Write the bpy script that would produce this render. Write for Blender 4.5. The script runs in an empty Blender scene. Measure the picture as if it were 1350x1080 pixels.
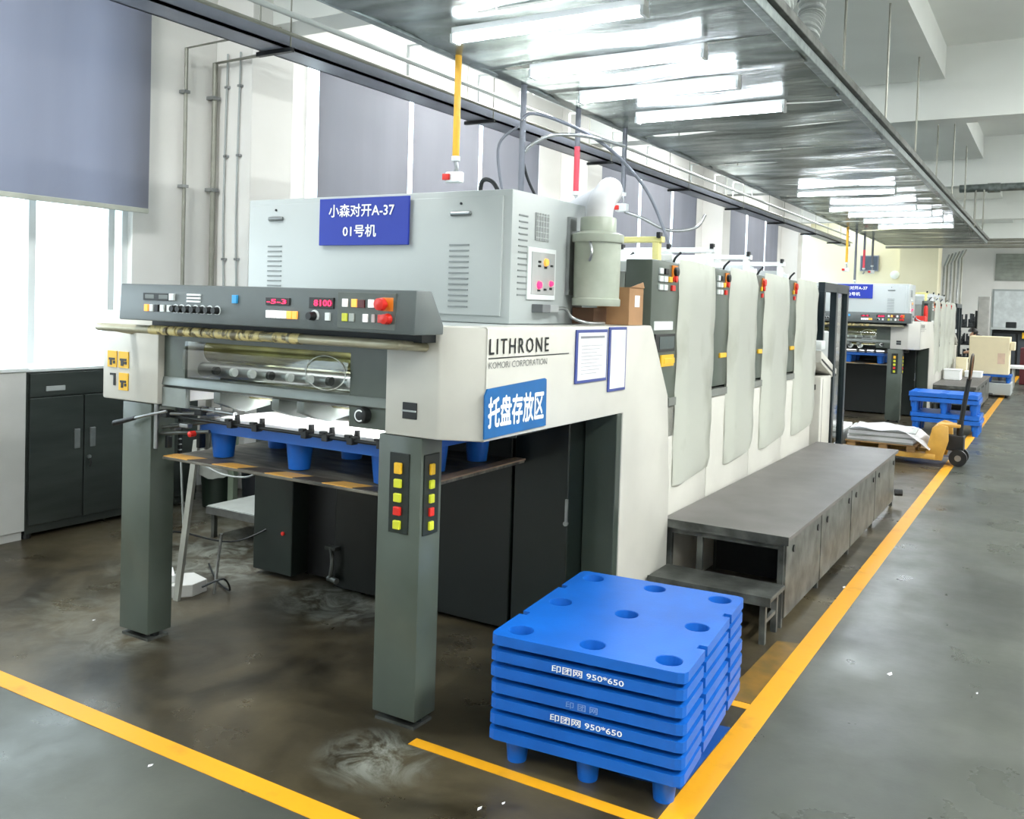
import bpy, bmesh, math, random
from mathutils import Vector, Matrix
random.seed(7)
S = bpy.context.scene
COL = S.collection

# ------------------------------------------------------------------ camera
cam_d = bpy.data.cameras.new('camera'); cam = bpy.data.objects.new('camera', cam_d); COL.objects.link(cam)
yaw, pitch, roll = 0.540517, -0.0325357, 0.0308461
fw = Vector((-math.sin(yaw)*math.cos(pitch), math.cos(yaw)*math.cos(pitch), math.sin(pitch)))
rt = Vector((math.cos(yaw), math.sin(yaw), 0)); up = rt.cross(fw)
r2 = rt*math.cos(roll) + up*math.sin(roll); u2 = -rt*math.sin(roll) + up*math.cos(roll)
cam.matrix_world = Matrix(((r2.x, u2.x, -fw.x, 0), (r2.y, u2.y, -fw.y, 0), (r2.z, u2.z, -fw.z, 1.70), (0, 0, 0, 1)))
cam_d.sensor_width = 36; cam_d.lens = 1202.27/1350*36; cam_d.shift_y = -0.0747; cam_d.clip_start = 0.05
S.camera = cam

# ------------------------------------------------------------------ world, lights, exposure
w = bpy.data.worlds.new('world'); S.world = w; w.use_nodes = True
bg = w.node_tree.nodes['Background']; bg.inputs[0].default_value = (0.93, 0.99, 1.0, 1); bg.inputs[1].default_value = 2.8
S.view_settings.view_transform = 'Standard'; S.view_settings.look = 'None'; S.view_settings.gamma = 1
S.view_settings.use_curve_mapping = False; S.view_settings.exposure = 0.9
def area(name, loc, sx, sy, power, rot=(0, 0, 0), col=(0.97, 1, 0.98)):
    l = bpy.data.lights.new(name, 'AREA'); l.shape = 'RECTANGLE'; l.size = sx; l.size_y = sy; l.energy = power; l.color = col
    o = bpy.data.objects.new(name, l); COL.objects.link(o); o.location = loc; o.rotation_euler = rot
    return o
for yy in (-1.5, 3.0, 9.0, 15.3, 21.8, 28.0):          # ceiling lamps over the gangway, right of the frame
    area('gangway_lamp_or_fill', (2.6, yy, 4.85), 0.35, 2.4, 210 if yy < 25 else 420)
for yy in (-1.5, 3.0, 9.0, 15.3):                    # unseen upward fill lights, added to brighten the ceiling
    area('gangway_lamp_or_fill', (2.6, yy, 4.3), 0.35, 2.4, 110, (math.pi, 0, 0))
for yy, e in ((1.5, 130), (9.0, 160), (15.3, 120), (21.8, 90), (27.5, 40)):      # ceiling lamps in the bays over the window side
    area('bay_lamp', (-5.0, yy, 4.85), 0.35, 2.4, e)
area('hall_fill_light', (-1.5, -1.0, 4.5), 1.2, 1.2, 50)  # unseen fill light, added overhead out of frame

# ------------------------------------------------------------------ materials
MATS = {}
def hexc(h):
    c = [int(h[i:i+2], 16)/255 for i in (0, 2, 4)]
    return tuple(x/12.92 if x <= 0.04045 else ((x+0.055)/1.055)**2.4 for x in c) + (1,)
def mat(name, h, rough=0.5, metal=0.0, var=0.10, scale=6.0, bump=0.0, bscale=60.0, h2=None, emit=None, spec=0.5, coat=0.0, stretch=None, lo=0.35, hi=0.7):
    if name in MATS: return MATS[name]
    m = bpy.data.materials.new(name); m.use_nodes = True; nt = m.node_tree; N = nt.nodes; L = nt.links
    b = N['Principled BSDF']; c = hexc(h)
    b.inputs['Roughness'].default_value = rough; b.inputs['Metallic'].default_value = metal
    b.inputs['Specular IOR Level'].default_value = spec
    if coat: b.inputs['Coat Weight'].default_value = coat; b.inputs['Coat Roughness'].default_value = 0.1
    tc = N.new('ShaderNodeTexCoord'); mp = N.new('ShaderNodeMapping'); L.new(tc.outputs['Object'], mp.inputs[0])
    if stretch: mp.inputs['Scale'].default_value = stretch
    n = N.new('ShaderNodeTexNoise'); n.inputs['Scale'].default_value = scale; n.inputs['Detail'].default_value = 5; L.new(mp.outputs[0], n.inputs[0])
    r = N.new('ShaderNodeValToRGB'); r.color_ramp.elements[0].position = lo; r.color_ramp.elements[1].position = hi
    c2 = hexc(h2) if h2 else tuple(x*(1-var*2) for x in c[:3]) + (1,)
    r.color_ramp.elements[0].color = c2; r.color_ramp.elements[1].color = c
    L.new(n.outputs[0], r.inputs[0]); L.new(r.outputs[0], b.inputs['Base Color'])
    if bump:
        n2 = N.new('ShaderNodeTexNoise'); n2.inputs['Scale'].default_value = bscale; n2.inputs['Detail'].default_value = 3; L.new(mp.outputs[0], n2.inputs[0])
        bp = N.new('ShaderNodeBump'); bp.inputs['Strength'].default_value = bump; bp.inputs['Distance'].default_value = 0.01
        L.new(n2.outputs[0], bp.inputs['Height']); L.new(bp.outputs[0], b.inputs['Normal'])
    if emit:
        b.inputs['Emission Color'].default_value = hexc(emit[0]); b.inputs['Emission Strength'].default_value = emit[1]
    MATS[name] = m
    return m
CREAM = mat('cream_paint', 'c9c7bf', 0.35, var=0.05, scale=3)
COVER = mat('worn_white_cover', 'ebede4', 0.38, var=0.05, scale=4, h2='d2d4c8', stretch=(1, 1, 0.5), lo=0.3, hi=0.5)
GREEN = mat('grey_green_paint', '525b54', 0.32, var=0.08, scale=3, h2='464e46')
DGREEN = mat('dark_green_paint', '1f2824', 0.35, var=0.12, scale=3, h2='151c19')
CONSOLE = mat('console_grey', '585f5f', 0.4, var=0.04, scale=8, bump=0.05, bscale=300)
LGREY = mat('cabinet_grey', 'adb3b3', 0.4, var=0.02, scale=2)
BLACK = mat('black_plastic', '16181a', 0.45, var=0.1)
DARK = mat('dark_metal', '24282a', 0.45, metal=0.3, var=0.15, scale=9)
STEEL = mat('bare_steel', 'a9acad', 0.32, metal=0.9, var=0.12, scale=12)
WSTEEL = mat('worn_steel', '70736f', 0.42, metal=0.5, h2='3b3d3a', scale=7, bump=0.1, bscale=40)
ALU = mat('aluminium_foil', 'b6bcbb', 0.24, metal=0.92, h2='7d8580', scale=2.2, bump=0.6, bscale=3.0, stretch=(0.6, 2.5, 1))
GALV = mat('galvanised_steel', '8f9897', 0.38, metal=0.7, h2='6d7675', scale=14)
BLUE = mat('blue_plastic', '0c60be', 0.4, var=0.04, scale=5, h2='0a56ae', bump=0.04, bscale=120)
NAVY = mat('blue_sign', '0a2c9a', 0.55, var=0.03)
CYANB = mat('sky_blue_sign', '085f9f', 0.35, var=0.06, scale=10)
WHITE = mat('white_print', 'f0f2f2', 0.5, var=0.01)
PAPER = mat('white_paper', 'eeeef2', 0.6, var=0.03, scale=20)
YEL = mat('yellow_label', 'e6b422', 0.45, var=0.04)
FLOORYEL = mat('yellow_floor_paint', 'cf9214', 0.45, h2='a87a1c', scale=5, lo=0.25, hi=0.42, bump=0.05, bscale=30)
BROWNT = mat('brown_film', '7d5c22', 0.35, h2='5d4a22', scale=12)
RED = mat('red_plastic', 'd42a20', 0.35, var=0.04)
ORANGE = mat('orange_plastic', 'e08020', 0.4, var=0.04)
REDL = mat('lit_red', 'ff2050', 0.5, emit=('ff2858', 1.6))
ORL = mat('lit_orange', 'ffb050', 0.5, emit=('ffa040', 0.5))
YELL = mat('lit_yellow', 'bcc030', 0.4, emit=('dce628', 0.1))
WHL = mat('lit_white', 'ffffff', 0.4, emit=('ffffff', 0.15))
BUTW = mat('button_white', 'dde2e2', 0.4, var=0.02)
BUTB = mat('button_blue', '3aa0dc', 0.4, var=0.02)
TUBEM = mat('tube_glow', 'ffffff', 0.5, emit=('eef6ff', 22))
WALL = mat('white_wall', 'eeece9', 0.7, h2='e2e0dc', scale=0.8, bump=0.03, bscale=40)
WALLY = mat('cream_wall', 'e2dcc0', 0.7, h2='d8d2b4', scale=0.8)
CEIL = mat('ceiling_white', 'e8ebe8', 0.8, var=0.03, scale=1)
BLIND = mat('grey_blind', '9294a0', 0.75, var=0.03, scale=1.5, stretch=(1, 3, 0.4))
BLIND2 = mat('pale_blind', '8b8a90', 0.75, var=0.03, scale=1.5, stretch=(1, 3, 0.4))
TRUCK = mat('truck_yellow', 'c99a45', 0.4, var=0.08, scale=12)
CARD = mat('cardboard', 'a8805a', 0.75, var=0.08, scale=8)
WOOD = mat('wood', 'b08a5a', 0.65, scale=5, h2='8b6a42', stretch=(1, 8, 8))
CREAMBOX = mat('cream_carton', 'efe2c0', 0.7, var=0.02)
TRAYM = mat('worn_tray', '8a8578', 0.42, metal=0.2, h2='3f3c36', scale=5, stretch=(1, 4, 1))
TAN = mat('tan_board', 'ab9078', 0.5, h2='8d7660', scale=6, stretch=(4, 1, 1))
DECK = mat('rubber_deck', '6a6665', 0.42, h2='565352', scale=3, bump=0.25, bscale=220)
OLIVE = mat('olive_roller', '8a854c', 0.25, metal=0.6, h2='4d4c30', scale=4)
TRASHB = mat('bin_green', '1f2c24', 0.4, var=0.1)
BAG = mat('white_bag', 'c9ccc6', 0.35, bump=0.5, bscale=20)
SKIN = mat('skin', 'c99a7c', 0.5)
HAIR = mat('hair', '15120f', 0.5)
SHIRT = mat('dark_shirt', '262a33', 0.7)
HOSEY = mat('yellow_hose', 'eab030', 0.4, var=0.04)
HOSER = mat('red_hose', 'ee4a5c', 0.4, var=0.04)
HOSEG = mat('grey_hose', '6f737c', 0.4, var=0.05)
CANI = mat('canister_grey', 'b4bbae', 0.4, h2='9aa192', scale=5)
DPIPE = mat('pipe_grey', '9a9a90', 0.4, metal=0.3)
BEAMM = mat('tray_blue_grey', '888d9c', 0.4, metal=0.0, var=0.06)
DUST = mat('white_dust', '8c9188', 0.6, h2='6f746b', scale=9)
MAROON = mat('maroon', '5a1820', 0.5)
BARY = mat('pale_yellow_sleeve', 'ece49a', 0.4, var=0.02)

def glass(name, rough=0.03, tint='ffffff', gl=0.25):
    m = bpy.data.materials.new(name); m.use_nodes = True; nt = m.node_tree; N = nt.nodes; L = nt.links
    N.remove(N['Principled BSDF'])
    t = N.new('ShaderNodeBsdfTransparent'); t.inputs[0].default_value = hexc(tint)
    g = N.new('ShaderNodeBsdfGlossy'); g.inputs['Roughness'].default_value = rough
    lw = N.new('ShaderNodeLayerWeight'); lw.inputs[0].default_value = 0.5
    fr = N.new('ShaderNodeMath'); fr.operation = 'POWER'; fr.inputs[1].default_value = 5; L.new(lw.outputs['Facing'], fr.inputs[0])
    mx = N.new('ShaderNodeMixShader'); ad = N.new('ShaderNodeMath'); ad.operation = 'ADD'; ad.inputs[1].default_value = gl; ad.use_clamp = True
    L.new(fr.outputs[0], ad.inputs[0]); L.new(ad.outputs[0], mx.inputs[0]); L.new(t.outputs[0], mx.inputs[1]); L.new(g.outputs[0], mx.inputs[2])
    L.new(mx.outputs[0], N['Material Output'].inputs[0]); MATS[name] = m
    return m
PLEXI = glass('clear_guard', 0.06, 'e8ece8', 0.10)
PANE = glass('window_glass', 0.02, 'f4fbff', 0.0)

def floor_mat():
    m = bpy.data.materials.new('floor_epoxy'); m.use_nodes = True; nt = m.node_tree; N = nt.nodes; L = nt.links
    b = N['Principled BSDF']
    tc = N.new('ShaderNodeTexCoord'); sp = N.new('ShaderNodeSeparateXYZ'); L.new(tc.outputs['Object'], sp.inputs[0])
    def noise(sc, det=6, dist=0.0, rough=0.6):
        n = N.new('ShaderNodeTexNoise'); n.inputs['Scale'].default_value = sc; n.inputs['Detail'].default_value = det
        n.inputs['Distortion'].default_value = dist; n.inputs['Roughness'].default_value = rough; L.new(tc.outputs['Object'], n.inputs[0]); return n
    def ramp(src, p0, c0, p1, c1):
        r = N.new('ShaderNodeValToRGB'); r.color_ramp.elements[0].position = p0; r.color_ramp.elements[1].position = p1
        r.color_ramp.elements[0].color = c0; r.color_ramp.elements[1].color = c1; L.new(src, r.inputs[0]); return r
    def mth(op, a, bb, clamp=False):
        n = N.new('ShaderNodeMath'); n.operation = op; n.use_clamp = clamp
        for i, v in enumerate((a, bb)):
            if isinstance(v, (int, float)): n.inputs[i].default_value = v
            else: L.new(v, n.inputs[i])
        return n.outputs[0]
    def mix(f, a, bb):
        n = N.new('ShaderNodeMix'); n.data_type = 'RGBA'
        L.new(f, n.inputs[0]) if not isinstance(f, float) else setattr(n.inputs[0], 'default_value', f)
        L.new(a, n.inputs[6]); L.new(bb, n.inputs[7]); return n.outputs[2]
    inner = ramp(noise(1.1, 7, 0.6).outputs[0], 0.36, hexc('1a160c'), 0.66, hexc('524a38'))      # worn brownish zone round the presses
    outer = ramp(noise(0.9, 7, 0.3).outputs[0], 0.33, hexc('393c37'), 0.7, hexc('50534c'))        # grey gangway coating
    # inside = x < -1.0 and y > 2.25
    ix = mth('LESS_THAN', sp.outputs[0], -1.02); iy = mth('GREATER_THAN', sp.outputs[1], 2.23)
    base = mix(mth('MULTIPLY', ix, iy), outer.outputs[0], inner.outputs[0])
    # pale powder swept in patches under the presses and round the posts
    def patch(cx, cy, rad, soft):
        dx = mth('SUBTRACT', sp.outputs[0], cx); dy = mth('SUBTRACT', sp.outputs[1], cy)
        d = mth('SQRT', mth('ADD', mth('MULTIPLY', dx, dx), mth('MULTIPLY', dy, dy)), 0)
        return mth('DIVIDE', mth('SUBTRACT', rad, d), soft, True)
    nz = ramp(noise(3.6, 9, 3.2, 0.72).outputs[0], 0.42, (0, 0, 0, 1), 0.62, (1, 1, 1, 1))
    p = mth('MAXIMUM', patch(-4.55, 4.0, 0.75, 0.45), patch(-2.1, 2.62, 0.26, 0.2))
    p = mth('MAXIMUM', p, patch(-3.4, 3.9, 0.5, 0.3)); p = mth('MAXIMUM', p, mth('MULTIPLY', patch(-4.3, 3.0, 0.7, 0.5), 0.35))
    p = mth('MAXIMUM', p, mth('MULTIPLY', patch(-5.0, 5.2, 1.6, 0.8), 0.6)); p = mth('MAXIMUM', p, mth('MULTIPLY', patch(-3.85, 2.83, 0.3, 0.2), 0.6))
    f = mth('MULTIPLY', p, mth('MULTIPLY', nz.outputs[0], 0.75))
    cc = N.new('ShaderNodeRGB'); cc.outputs[0].default_value = hexc('858981')
    base = mix(f, base, cc.outputs[0])
    # fine scuffs
    sc = ramp(noise(14, 4, 2.5, 0.7).outputs[0], 0.66, (0, 0, 0, 1), 0.76, (1, 1, 1, 1))
    c3 = N.new('ShaderNodeRGB'); c3.outputs[0].default_value = hexc('6c706b')
    base = mix(mth('MULTIPLY', sc.outputs[0], 0.35), base, c3.outputs[0])
    L.new(base, b.inputs['Base Color'])
    rr = ramp(noise(2.3, 6).outputs[0], 0.35, (0.26, 0.26, 0.26, 1), 0.7, (0.46, 0.46, 0.46, 1)); L.new(rr.outputs[0], b.inputs['Roughness'])
    bp = N.new('ShaderNodeBump'); bp.inputs['Strength'].default_value = 0.12; bp.inputs['Distance'].default_value = 0.01
    L.new(noise(7, 6).outputs[0], bp.inputs['Height']); L.new(bp.outputs[0], b.inputs['Normal'])
    return m
FLOORM = floor_mat()

# ------------------------------------------------------------------ mesh helpers
def BM(): return bmesh.new()
def box(bm, x0, x1, y0, y1, z0, z1, bev=0.0, seg=2):
    vs = [bm.verts.new(p) for p in ((x0, y0, z0), (x1, y0, z0), (x1, y1, z0), (x0, y1, z0), (x0, y0, z1), (x1, y0, z1), (x1, y1, z1), (x0, y1, z1))]
    fs = [bm.faces.new([vs[i] for i in f]) for f in ((3, 2, 1, 0), (4, 5, 6, 7), (0, 1, 5, 4), (1, 2, 6, 5), (2, 3, 7, 6), (3, 0, 4, 7))]
    if bev:
        es = {e for f in fs for e in f.edges}
        bmesh.ops.bevel(bm, geom=list(es), offset=bev, segments=seg, profile=0.5, affect='EDGES')
    return bm
def prism(bm, pts, axis, a0, a1, bev=0.0, seg=2):
    """extrude a 2D outline along an axis; pts are (y,z) for x, (x,z) for y, (x,y) for z"""
    def P(p, a): return {'x': (a, p[0], p[1]), 'y': (p[0], a, p[1]), 'z': (p[0], p[1], a)}[axis]
    A = [bm.verts.new(P(p, a0)) for p in pts]; B = [bm.verts.new(P(p, a1)) for p in pts]
    fs = [bm.faces.new(A), bm.faces.new(B[::-1])]
    n = len(pts)
    for i in range(n): fs.append(bm.faces.new((A[i], B[i], B[(i+1) % n], A[(i+1) % n])))
    bmesh.ops.recalc_face_normals(bm, faces=fs)
    if bev:
        es = {e for f in fs for e in f.edges}
        bmesh.ops.bevel(bm, geom=list(es), offset=bev, segments=seg, profile=0.5, affect='EDGES')
    return bm
def cone(bm, p0, p1, ra, rb=None, n=16, caps=True):
    rb = ra if rb is None else rb
    p0 = Vector(p0); p1 = Vector(p1); d = (p1-p0).normalized()
    a = d.orthogonal().normalized(); b = d.cross(a)
    A = [bm.verts.new(p0 + (a*math.cos(t)+b*math.sin(t))*ra) for t in [2*math.pi*i/n for i in range(n)]]
    B = [bm.verts.new(p1 + (a*math.cos(t)+b*math.sin(t))*rb) for t in [2*math.pi*i/n for i in range(n)]]
    for i in range(n): bm.faces.new((A[i], A[(i+1) % n], B[(i+1) % n], B[i]))
    if caps: bm.faces.new(A[::-1]); bm.faces.new(B)
    return bm
def lathe(bm, prof, c=(0, 0, 0), n=24, axis='z'):
    rings = []
    for r, h in prof:
        ring = []
        for i in range(n):
            t = 2*math.pi*i/n; u, v = r*math.cos(t), r*math.sin(t)
            p = {'z': (u, v, h), 'y': (u, h, v), 'x': (h, u, v)}[axis]
            ring.append(bm.verts.new((c[0]+p[0], c[1]+p[1], c[2]+p[2])))
        rings.append(ring)
    fs = []
    for a, b in zip(rings, rings[1:]):
        for i in range(n): fs.append(bm.faces.new((a[i], a[(i+1) % n], b[(i+1) % n], b[i])))
    if prof[0][0] > 0.0005: fs.append(bm.faces.new(rings[0][::-1]))
    if prof[-1][0] > 0.0005: fs.append(bm.faces.new(rings[-1]))
    return bm
def smoothpts(pts, k=6):
    P = [Vector(p) for p in pts]; out = []
    for i in range(len(P)-1):
        p0 = P[max(i-1, 0)]; p1 = P[i]; p2 = P[i+1]; p3 = P[min(i+2, len(P)-1)]
        for j in range(k):
            t = j/k
            out.append(0.5*((2*p1)+(p2-p0)*t+(2*p0-5*p1+4*p2-p3)*t*t+(3*p1-p0-3*p2+p3)*t**3))
    out.append(P[-1]); return out
def tube(bm, pts, r, n=8, smooth=True, rads=None):
    P = smoothpts(pts) if smooth else [Vector(p) for p in pts]
    rings = []; a = None
    for i, p in enumerate(P):
        d = (P[min(i+1, len(P)-1)]-P[max(i-1, 0)]).normalized()
        a = d.orthogonal().normalized() if a is None else (a - d*a.dot(d)).normalized()
        b = d.cross(a); rr = rads[i] if rads else r
        rings.append([bm.verts.new(p+(a*math.cos(2*math.pi*k/n)+b*math.sin(2*math.pi*k/n))*rr) for k in range(n)])
    for A, B in zip(rings, rings[1:]):
        for k in range(n): bm.faces.new((A[k], A[(k+1) % n], B[(k+1) % n], B[k]))
    bm.faces.new(rings[0][::-1]); bm.faces.new(rings[-1])
    return bm
ROOT = {}
def obj(name, bm, m, parent=None, smooth=False, loc=None):
    """one mesh object; vertices are given in world space and stored relative to the thing's base"""
    base = Vector((0, 0, 0))
    if parent is not None: base = ROOT[parent]
    elif loc is not None: base = Vector(loc)
    if isinstance(bm, bpy.types.Mesh): me = bm
    else:
        if base.length: bmesh.ops.translate(bm, verts=bm.verts, vec=-base)
        me = bpy.data.meshes.new(name); bm.to_mesh(me); bm.free()
        if smooth:
            for p in me.polygons: p.use_smooth = True
            me.set_sharp_from_angle(angle=math.radians(smooth if smooth > 1 else 35))
    if not len(me.materials): me.materials.append(m)
    o = bpy.data.objects.new(name, me); COL.objects.link(o)
    if parent is not None: o.parent = parent; ROOT[o] = base
    else: o.location = base; ROOT[o] = base
    return o
def tag(o, label, cat, group=None, kind=None):
    o['label'] = label; o['category'] = cat
    if group: o['group'] = group
    if kind: o['kind'] = kind
    return o
def thing(name, label, cat, loc=(0, 0, 0), group=None):
    o = bpy.data.objects.new(name, None); COL.objects.link(o); o.location = loc; o.empty_display_size = 0.1
    ROOT[o] = Vector(loc); return tag(o, label, cat, group)
def struct(name, bm, m, parent=None, smooth=False):
    o = obj(name, bm, m, parent, smooth)
    if parent is None: o['kind'] = 'structure'
    return o
def at(o, d):
    """a copy of a part, moved by d"""
    c = o.copy(); COL.objects.link(c); c.location = Vector(o.location)+Vector(d); ROOT[c] = ROOT[o]; return c
def dup(root, d, label=None, group=None, rot=None):
    kids = {}
    for q in list(COL.objects):
        if q.parent: kids.setdefault(q.parent, []).append(q)
    r = root.copy(); COL.objects.link(r); r.location = Vector(root.location)+Vector(d)
    if label: r['label'] = label
    if group: r['group'] = group
    if rot is not None: r.rotation_euler[2] = rot
    for ch in kids.get(root, []):
        c = ch.copy(); COL.objects.link(c); c.parent = r
        for g in kids.get(ch, []):
            e = g.copy(); COL.objects.link(e); e.parent = c
    return r
def text_bm(s, width, height, face, origin, bold=0.0, extr=0.0015, space=1.0):
    """lettering fitted to width x height with lower-left corner at origin; face 'f' looks to -y, 's' looks to +x, 'u' up"""
    c = bpy.data.curves.new('t', 'FONT'); c.body = s; c.size = 1; c.offset = bold; c.space_character = space; c.resolution_u = 2
    c.offset = min(bold, 0.0); o = bpy.data.objects.new('t', c); COL.objects.link(o)
    dg = bpy.context.evaluated_depsgraph_get(); me = bpy.data.meshes.new_from_object(o.evaluated_get(dg))
    bpy.data.objects.remove(o); bm = BM(); bm.from_mesh(me); bpy.data.meshes.remove(me); bpy.data.curves.remove(c)
    if bold > 0:                      # heavier strokes: the same outlines laid side by side
        g0 = bm.verts[:]+bm.edges[:]+bm.faces[:]
        for dx, dy, dz in ((bold, 0, 1), (-bold, 0, 2), (0, bold, 3), (0, -bold, 4)):
            d = bmesh.ops.duplicate(bm, geom=g0); bmesh.ops.translate(bm, verts=[e for e in d['geom'] if isinstance(e, bmesh.types.BMVert)], vec=(dx, dy, dz*0.0003))
    xs = [v.co.x for v in bm.verts] or [0, 1]; ys = [v.co.y for v in bm.verts] or [0, 1]
    x0, x1, y0, y1 = min(xs), max(xs), min(ys), max(ys); ox, oy, oz = origin
    for v in bm.verts:
        u = (v.co.x-x0)/(x1-x0)*width; t = (v.co.y-y0)/(y1-y0)*height
        v.co = {'f': Vector((ox+u, oy-v.co.z, oz+t)), 's': Vector((ox+v.co.z, oy+u, oz+t)), 'u': Vector((ox+u, oy+t, oz+v.co.z))}[face]
    return bm

# ================================================================== SETTING
struct('floor', box(BM(), -9, 7, -6, 42, -0.1, 0), FLOORM)
struct('ceiling', box(BM(), -6.8, 7, -6, 42, 4.95, 5.1), CEIL)
bays = [(-4.5, -0.4), (0.5, 4.78), (6.74, 11.45), (13.1, 17.9), (19.2, 24.2), (25.6, 30.2)]
bm = BM(); y = -6
for a, b in bays:
    box(bm, -6.75, -6.5, y, a, 0, 4.95); box(bm, -6.75, -6.5, a, b, 0, 1.02); box(bm, -6.75, -6.5, a, b, 4.15, 4.95); y = b
box(bm, -6.75, -6.5, y, 42, 0, 4.95)
struct('wall_left', bm, WALL)
struct('wall_right', box(BM(), 6.9, 7.1, -6, 42, 0, 4.95), WALL)
struct('wall_near', box(BM(), -6.8, 7, -6.2, -6, 0, 4.95), WALL)
bm = BM(); box(bm, -6.5, 6.9, 34, 34.2, 0, 4.95); struct('wall_far', bm, WALL)
bm = BM(); box(bm, -6.5, -3.93, 28, 28.3, 0, 4.95); box(bm, -3.93, -2.95, 27.6, 28.5, 0, 4.95); struct('wall_end', bm, WALLY)
for i, yy in enumerate((-0.4, 5.6, 12.1, 18.4, 24.7)):
    struct(f'trim_{i+1}', box(BM(), -6.5, -6.05, yy, yy+0.5, 0, 4.95, 0.01), WALL)      # pilasters
for i, yy in enumerate((-0.45, 5.8, 12.1, 18.4, 24.7, 31)):
    struct(f'trim_{i+11}', box(BM(), -6.5, 6.9, yy+0.03, yy+0.38, 4.08, 4.95), CEIL)      # cross beams
    if i < 5: struct(f'trim_{i+21}', box(BM(), -2.45, -1.31, yy+0.38, yy+6.32, 4.56, 4.95), CEIL)
# windows
for i, (a, b) in enumerate(bays):
    wf = BM(); box(wf, -6.64, -6.56, a, b, 1.02, 1.08); box(wf, -6.64, -6.56, a, b, 4.09, 4.15)
    box(wf, -6.64, -6.56, a, a+0.05, 1.08, 4.09); box(wf, -6.64, -6.56, b-0.05, b, 1.08, 4.09)
    o = struct(f'window_{i+1}', wf, BUTW)
    muls = {1: (2.3, 3.98, 4.64)}.get(i) or [a+(b-a)*k/3 for k in (1, 2)]
    for yy in muls:
        obj('mullion', box(BM(), -6.63, -6.57, yy-0.028, yy+0.028, 1.08, 4.09), BUTW, o)
    obj('window_pane', box(BM(), -6.603, -6.597, a+0.05, b-0.05, 1.08, 4.09), PANE, o)
    obj('window_sill', box(BM(), -6.56, -6.44, a-0.03, b+0.03, 1.0, 1.03, 0.005), WALL, o)

# blinds
def blind(y0, y1, z0, label, m=BLIND2, z1=4.05, x=-6.42):
    t = thing('roller_blind', label, 'blind', (x, (y0+y1)/2, z0), 'roller blinds on the window wall')
    b = BM(); n = 10; pr = None
    for i in range(n+1):
        yy = y0+(y1-y0)*i/n; dx = 0.008*math.sin(i*1.9+y0)
        q = [b.verts.new((x+dx, yy, z1)), b.verts.new((x+dx*1.6, yy, (z0+z1)/2)), b.verts.new((x+dx, yy, z0))]
        if pr: b.faces.new((pr[0], pr[1], q[1], q[0])); b.faces.new((pr[1], pr[2], q[2], q[1]))
        pr = q
    bmesh.ops.solidify(b, geom=b.faces[:], thickness=0.004)
    obj('fabric', b, m, t, 60)
    obj('bottom_bar', box(BM(), x-0.012, x+0.014, y0, y1, z0-0.03, z0+0.01, 0.004), mat('bar_cream', 'b8bbb0', 0.5), t)
    b = BM(); cone(b, (x, y0, z1+0.02), (x, y1, z1+0.02), 0.03); obj('roller', b, LGREY, t, 40)
    return t
blind(1.0, 4.86, 2.37, 'large blue-grey roller blind half lowered over the bright window at the left edge', BLIND)
names = [(6.82, 8.28, 'pale grey blind nearest the white pilaster, left of the yellow hose'), (8.36, 9.73, 'pale grey blind directly behind the yellow hose'),
         (9.83, 11.3, 'pale grey blind behind the grey hose and red hose'), (13.2, 14.85, 'grey blind just right of the second pilaster'),
         (14.97, 16.4, 'grey blind between the two white slits above the printing units'), (16.55, 17.85, 'grey blind just left of the third pilaster'),
         (19.3, 21.2, 'far grey blind just beyond the third pilaster'), (21.35, 22.8, 'far grey blind between thin bright slits, middle of its bay'), (22.95, 24.1, 'farthest grey blind, before the fourth pilaster')]
for a, b, l in names: blind(a, b, 1.35, l)

# pipes on the left wall
t = thing('wall_pipe', 'thin grey conduit running down the white wall beside the big blind', 'pipe', (-6.45, 5.22, 0), 'conduits on the white wall')
b = BM(); tube(b, [(-6.45, 5.24, 0.02), (-6.45, 5.24, 3.78), (-5.35, 5.24, 3.80)], 0.016, 8, False); obj('conduit', b, DPIPE, t, 50)
for z in (0.6, 1.5, 2.6, 3.4): obj('clip', box(BM(), -6.5, -6.43, 5.21, 5.27, z, z+0.025), STEEL, t)
t = thing('wall_pipe', 'darker grey conduit in the corner of the first pilaster', 'pipe', (-6.44, 5.52, 0), 'conduits on the white wall')
b = BM(); tube(b, [(-6.44, 5.54, 0.02), (-6.44, 5.54, 3.72), (-5.35, 5.54, 3.74)], 0.024, 8, False); obj('conduit', b, DPIPE, t, 50)
for z in (0.6, 1.5, 2.6, 3.4): obj('clip', box(BM(), -6.5, -6.41, 5.5, 5.58, z, z+0.03), STEEL, t)
for k, xx in enumerate((-6.33, -6.17)):
    t = thing('wall_pipe', ('thin pale cable pipe on the side of the first pilaster, near the wall', 'thin pale cable pipe on the side of the first pilaster, near its corner')[k], 'pipe', (xx, 5.57, 0), 'conduits on the white wall')
    b = BM(); tube(b, [(xx, 5.58, 0.5), (xx+0.01, 5.58, 1.5), (xx-0.02, 5.58, 2.4), (xx, 5.58, 3.8)], 0.008, 6); obj('conduit', b, LGREY, t, 50)
    for z in (1.3, 2.0, 2.9, 3.5): obj('clip', box(BM(), xx-0.02, xx+0.02, 5.565, 5.6, z, z+0.02), STEEL, t)

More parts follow.
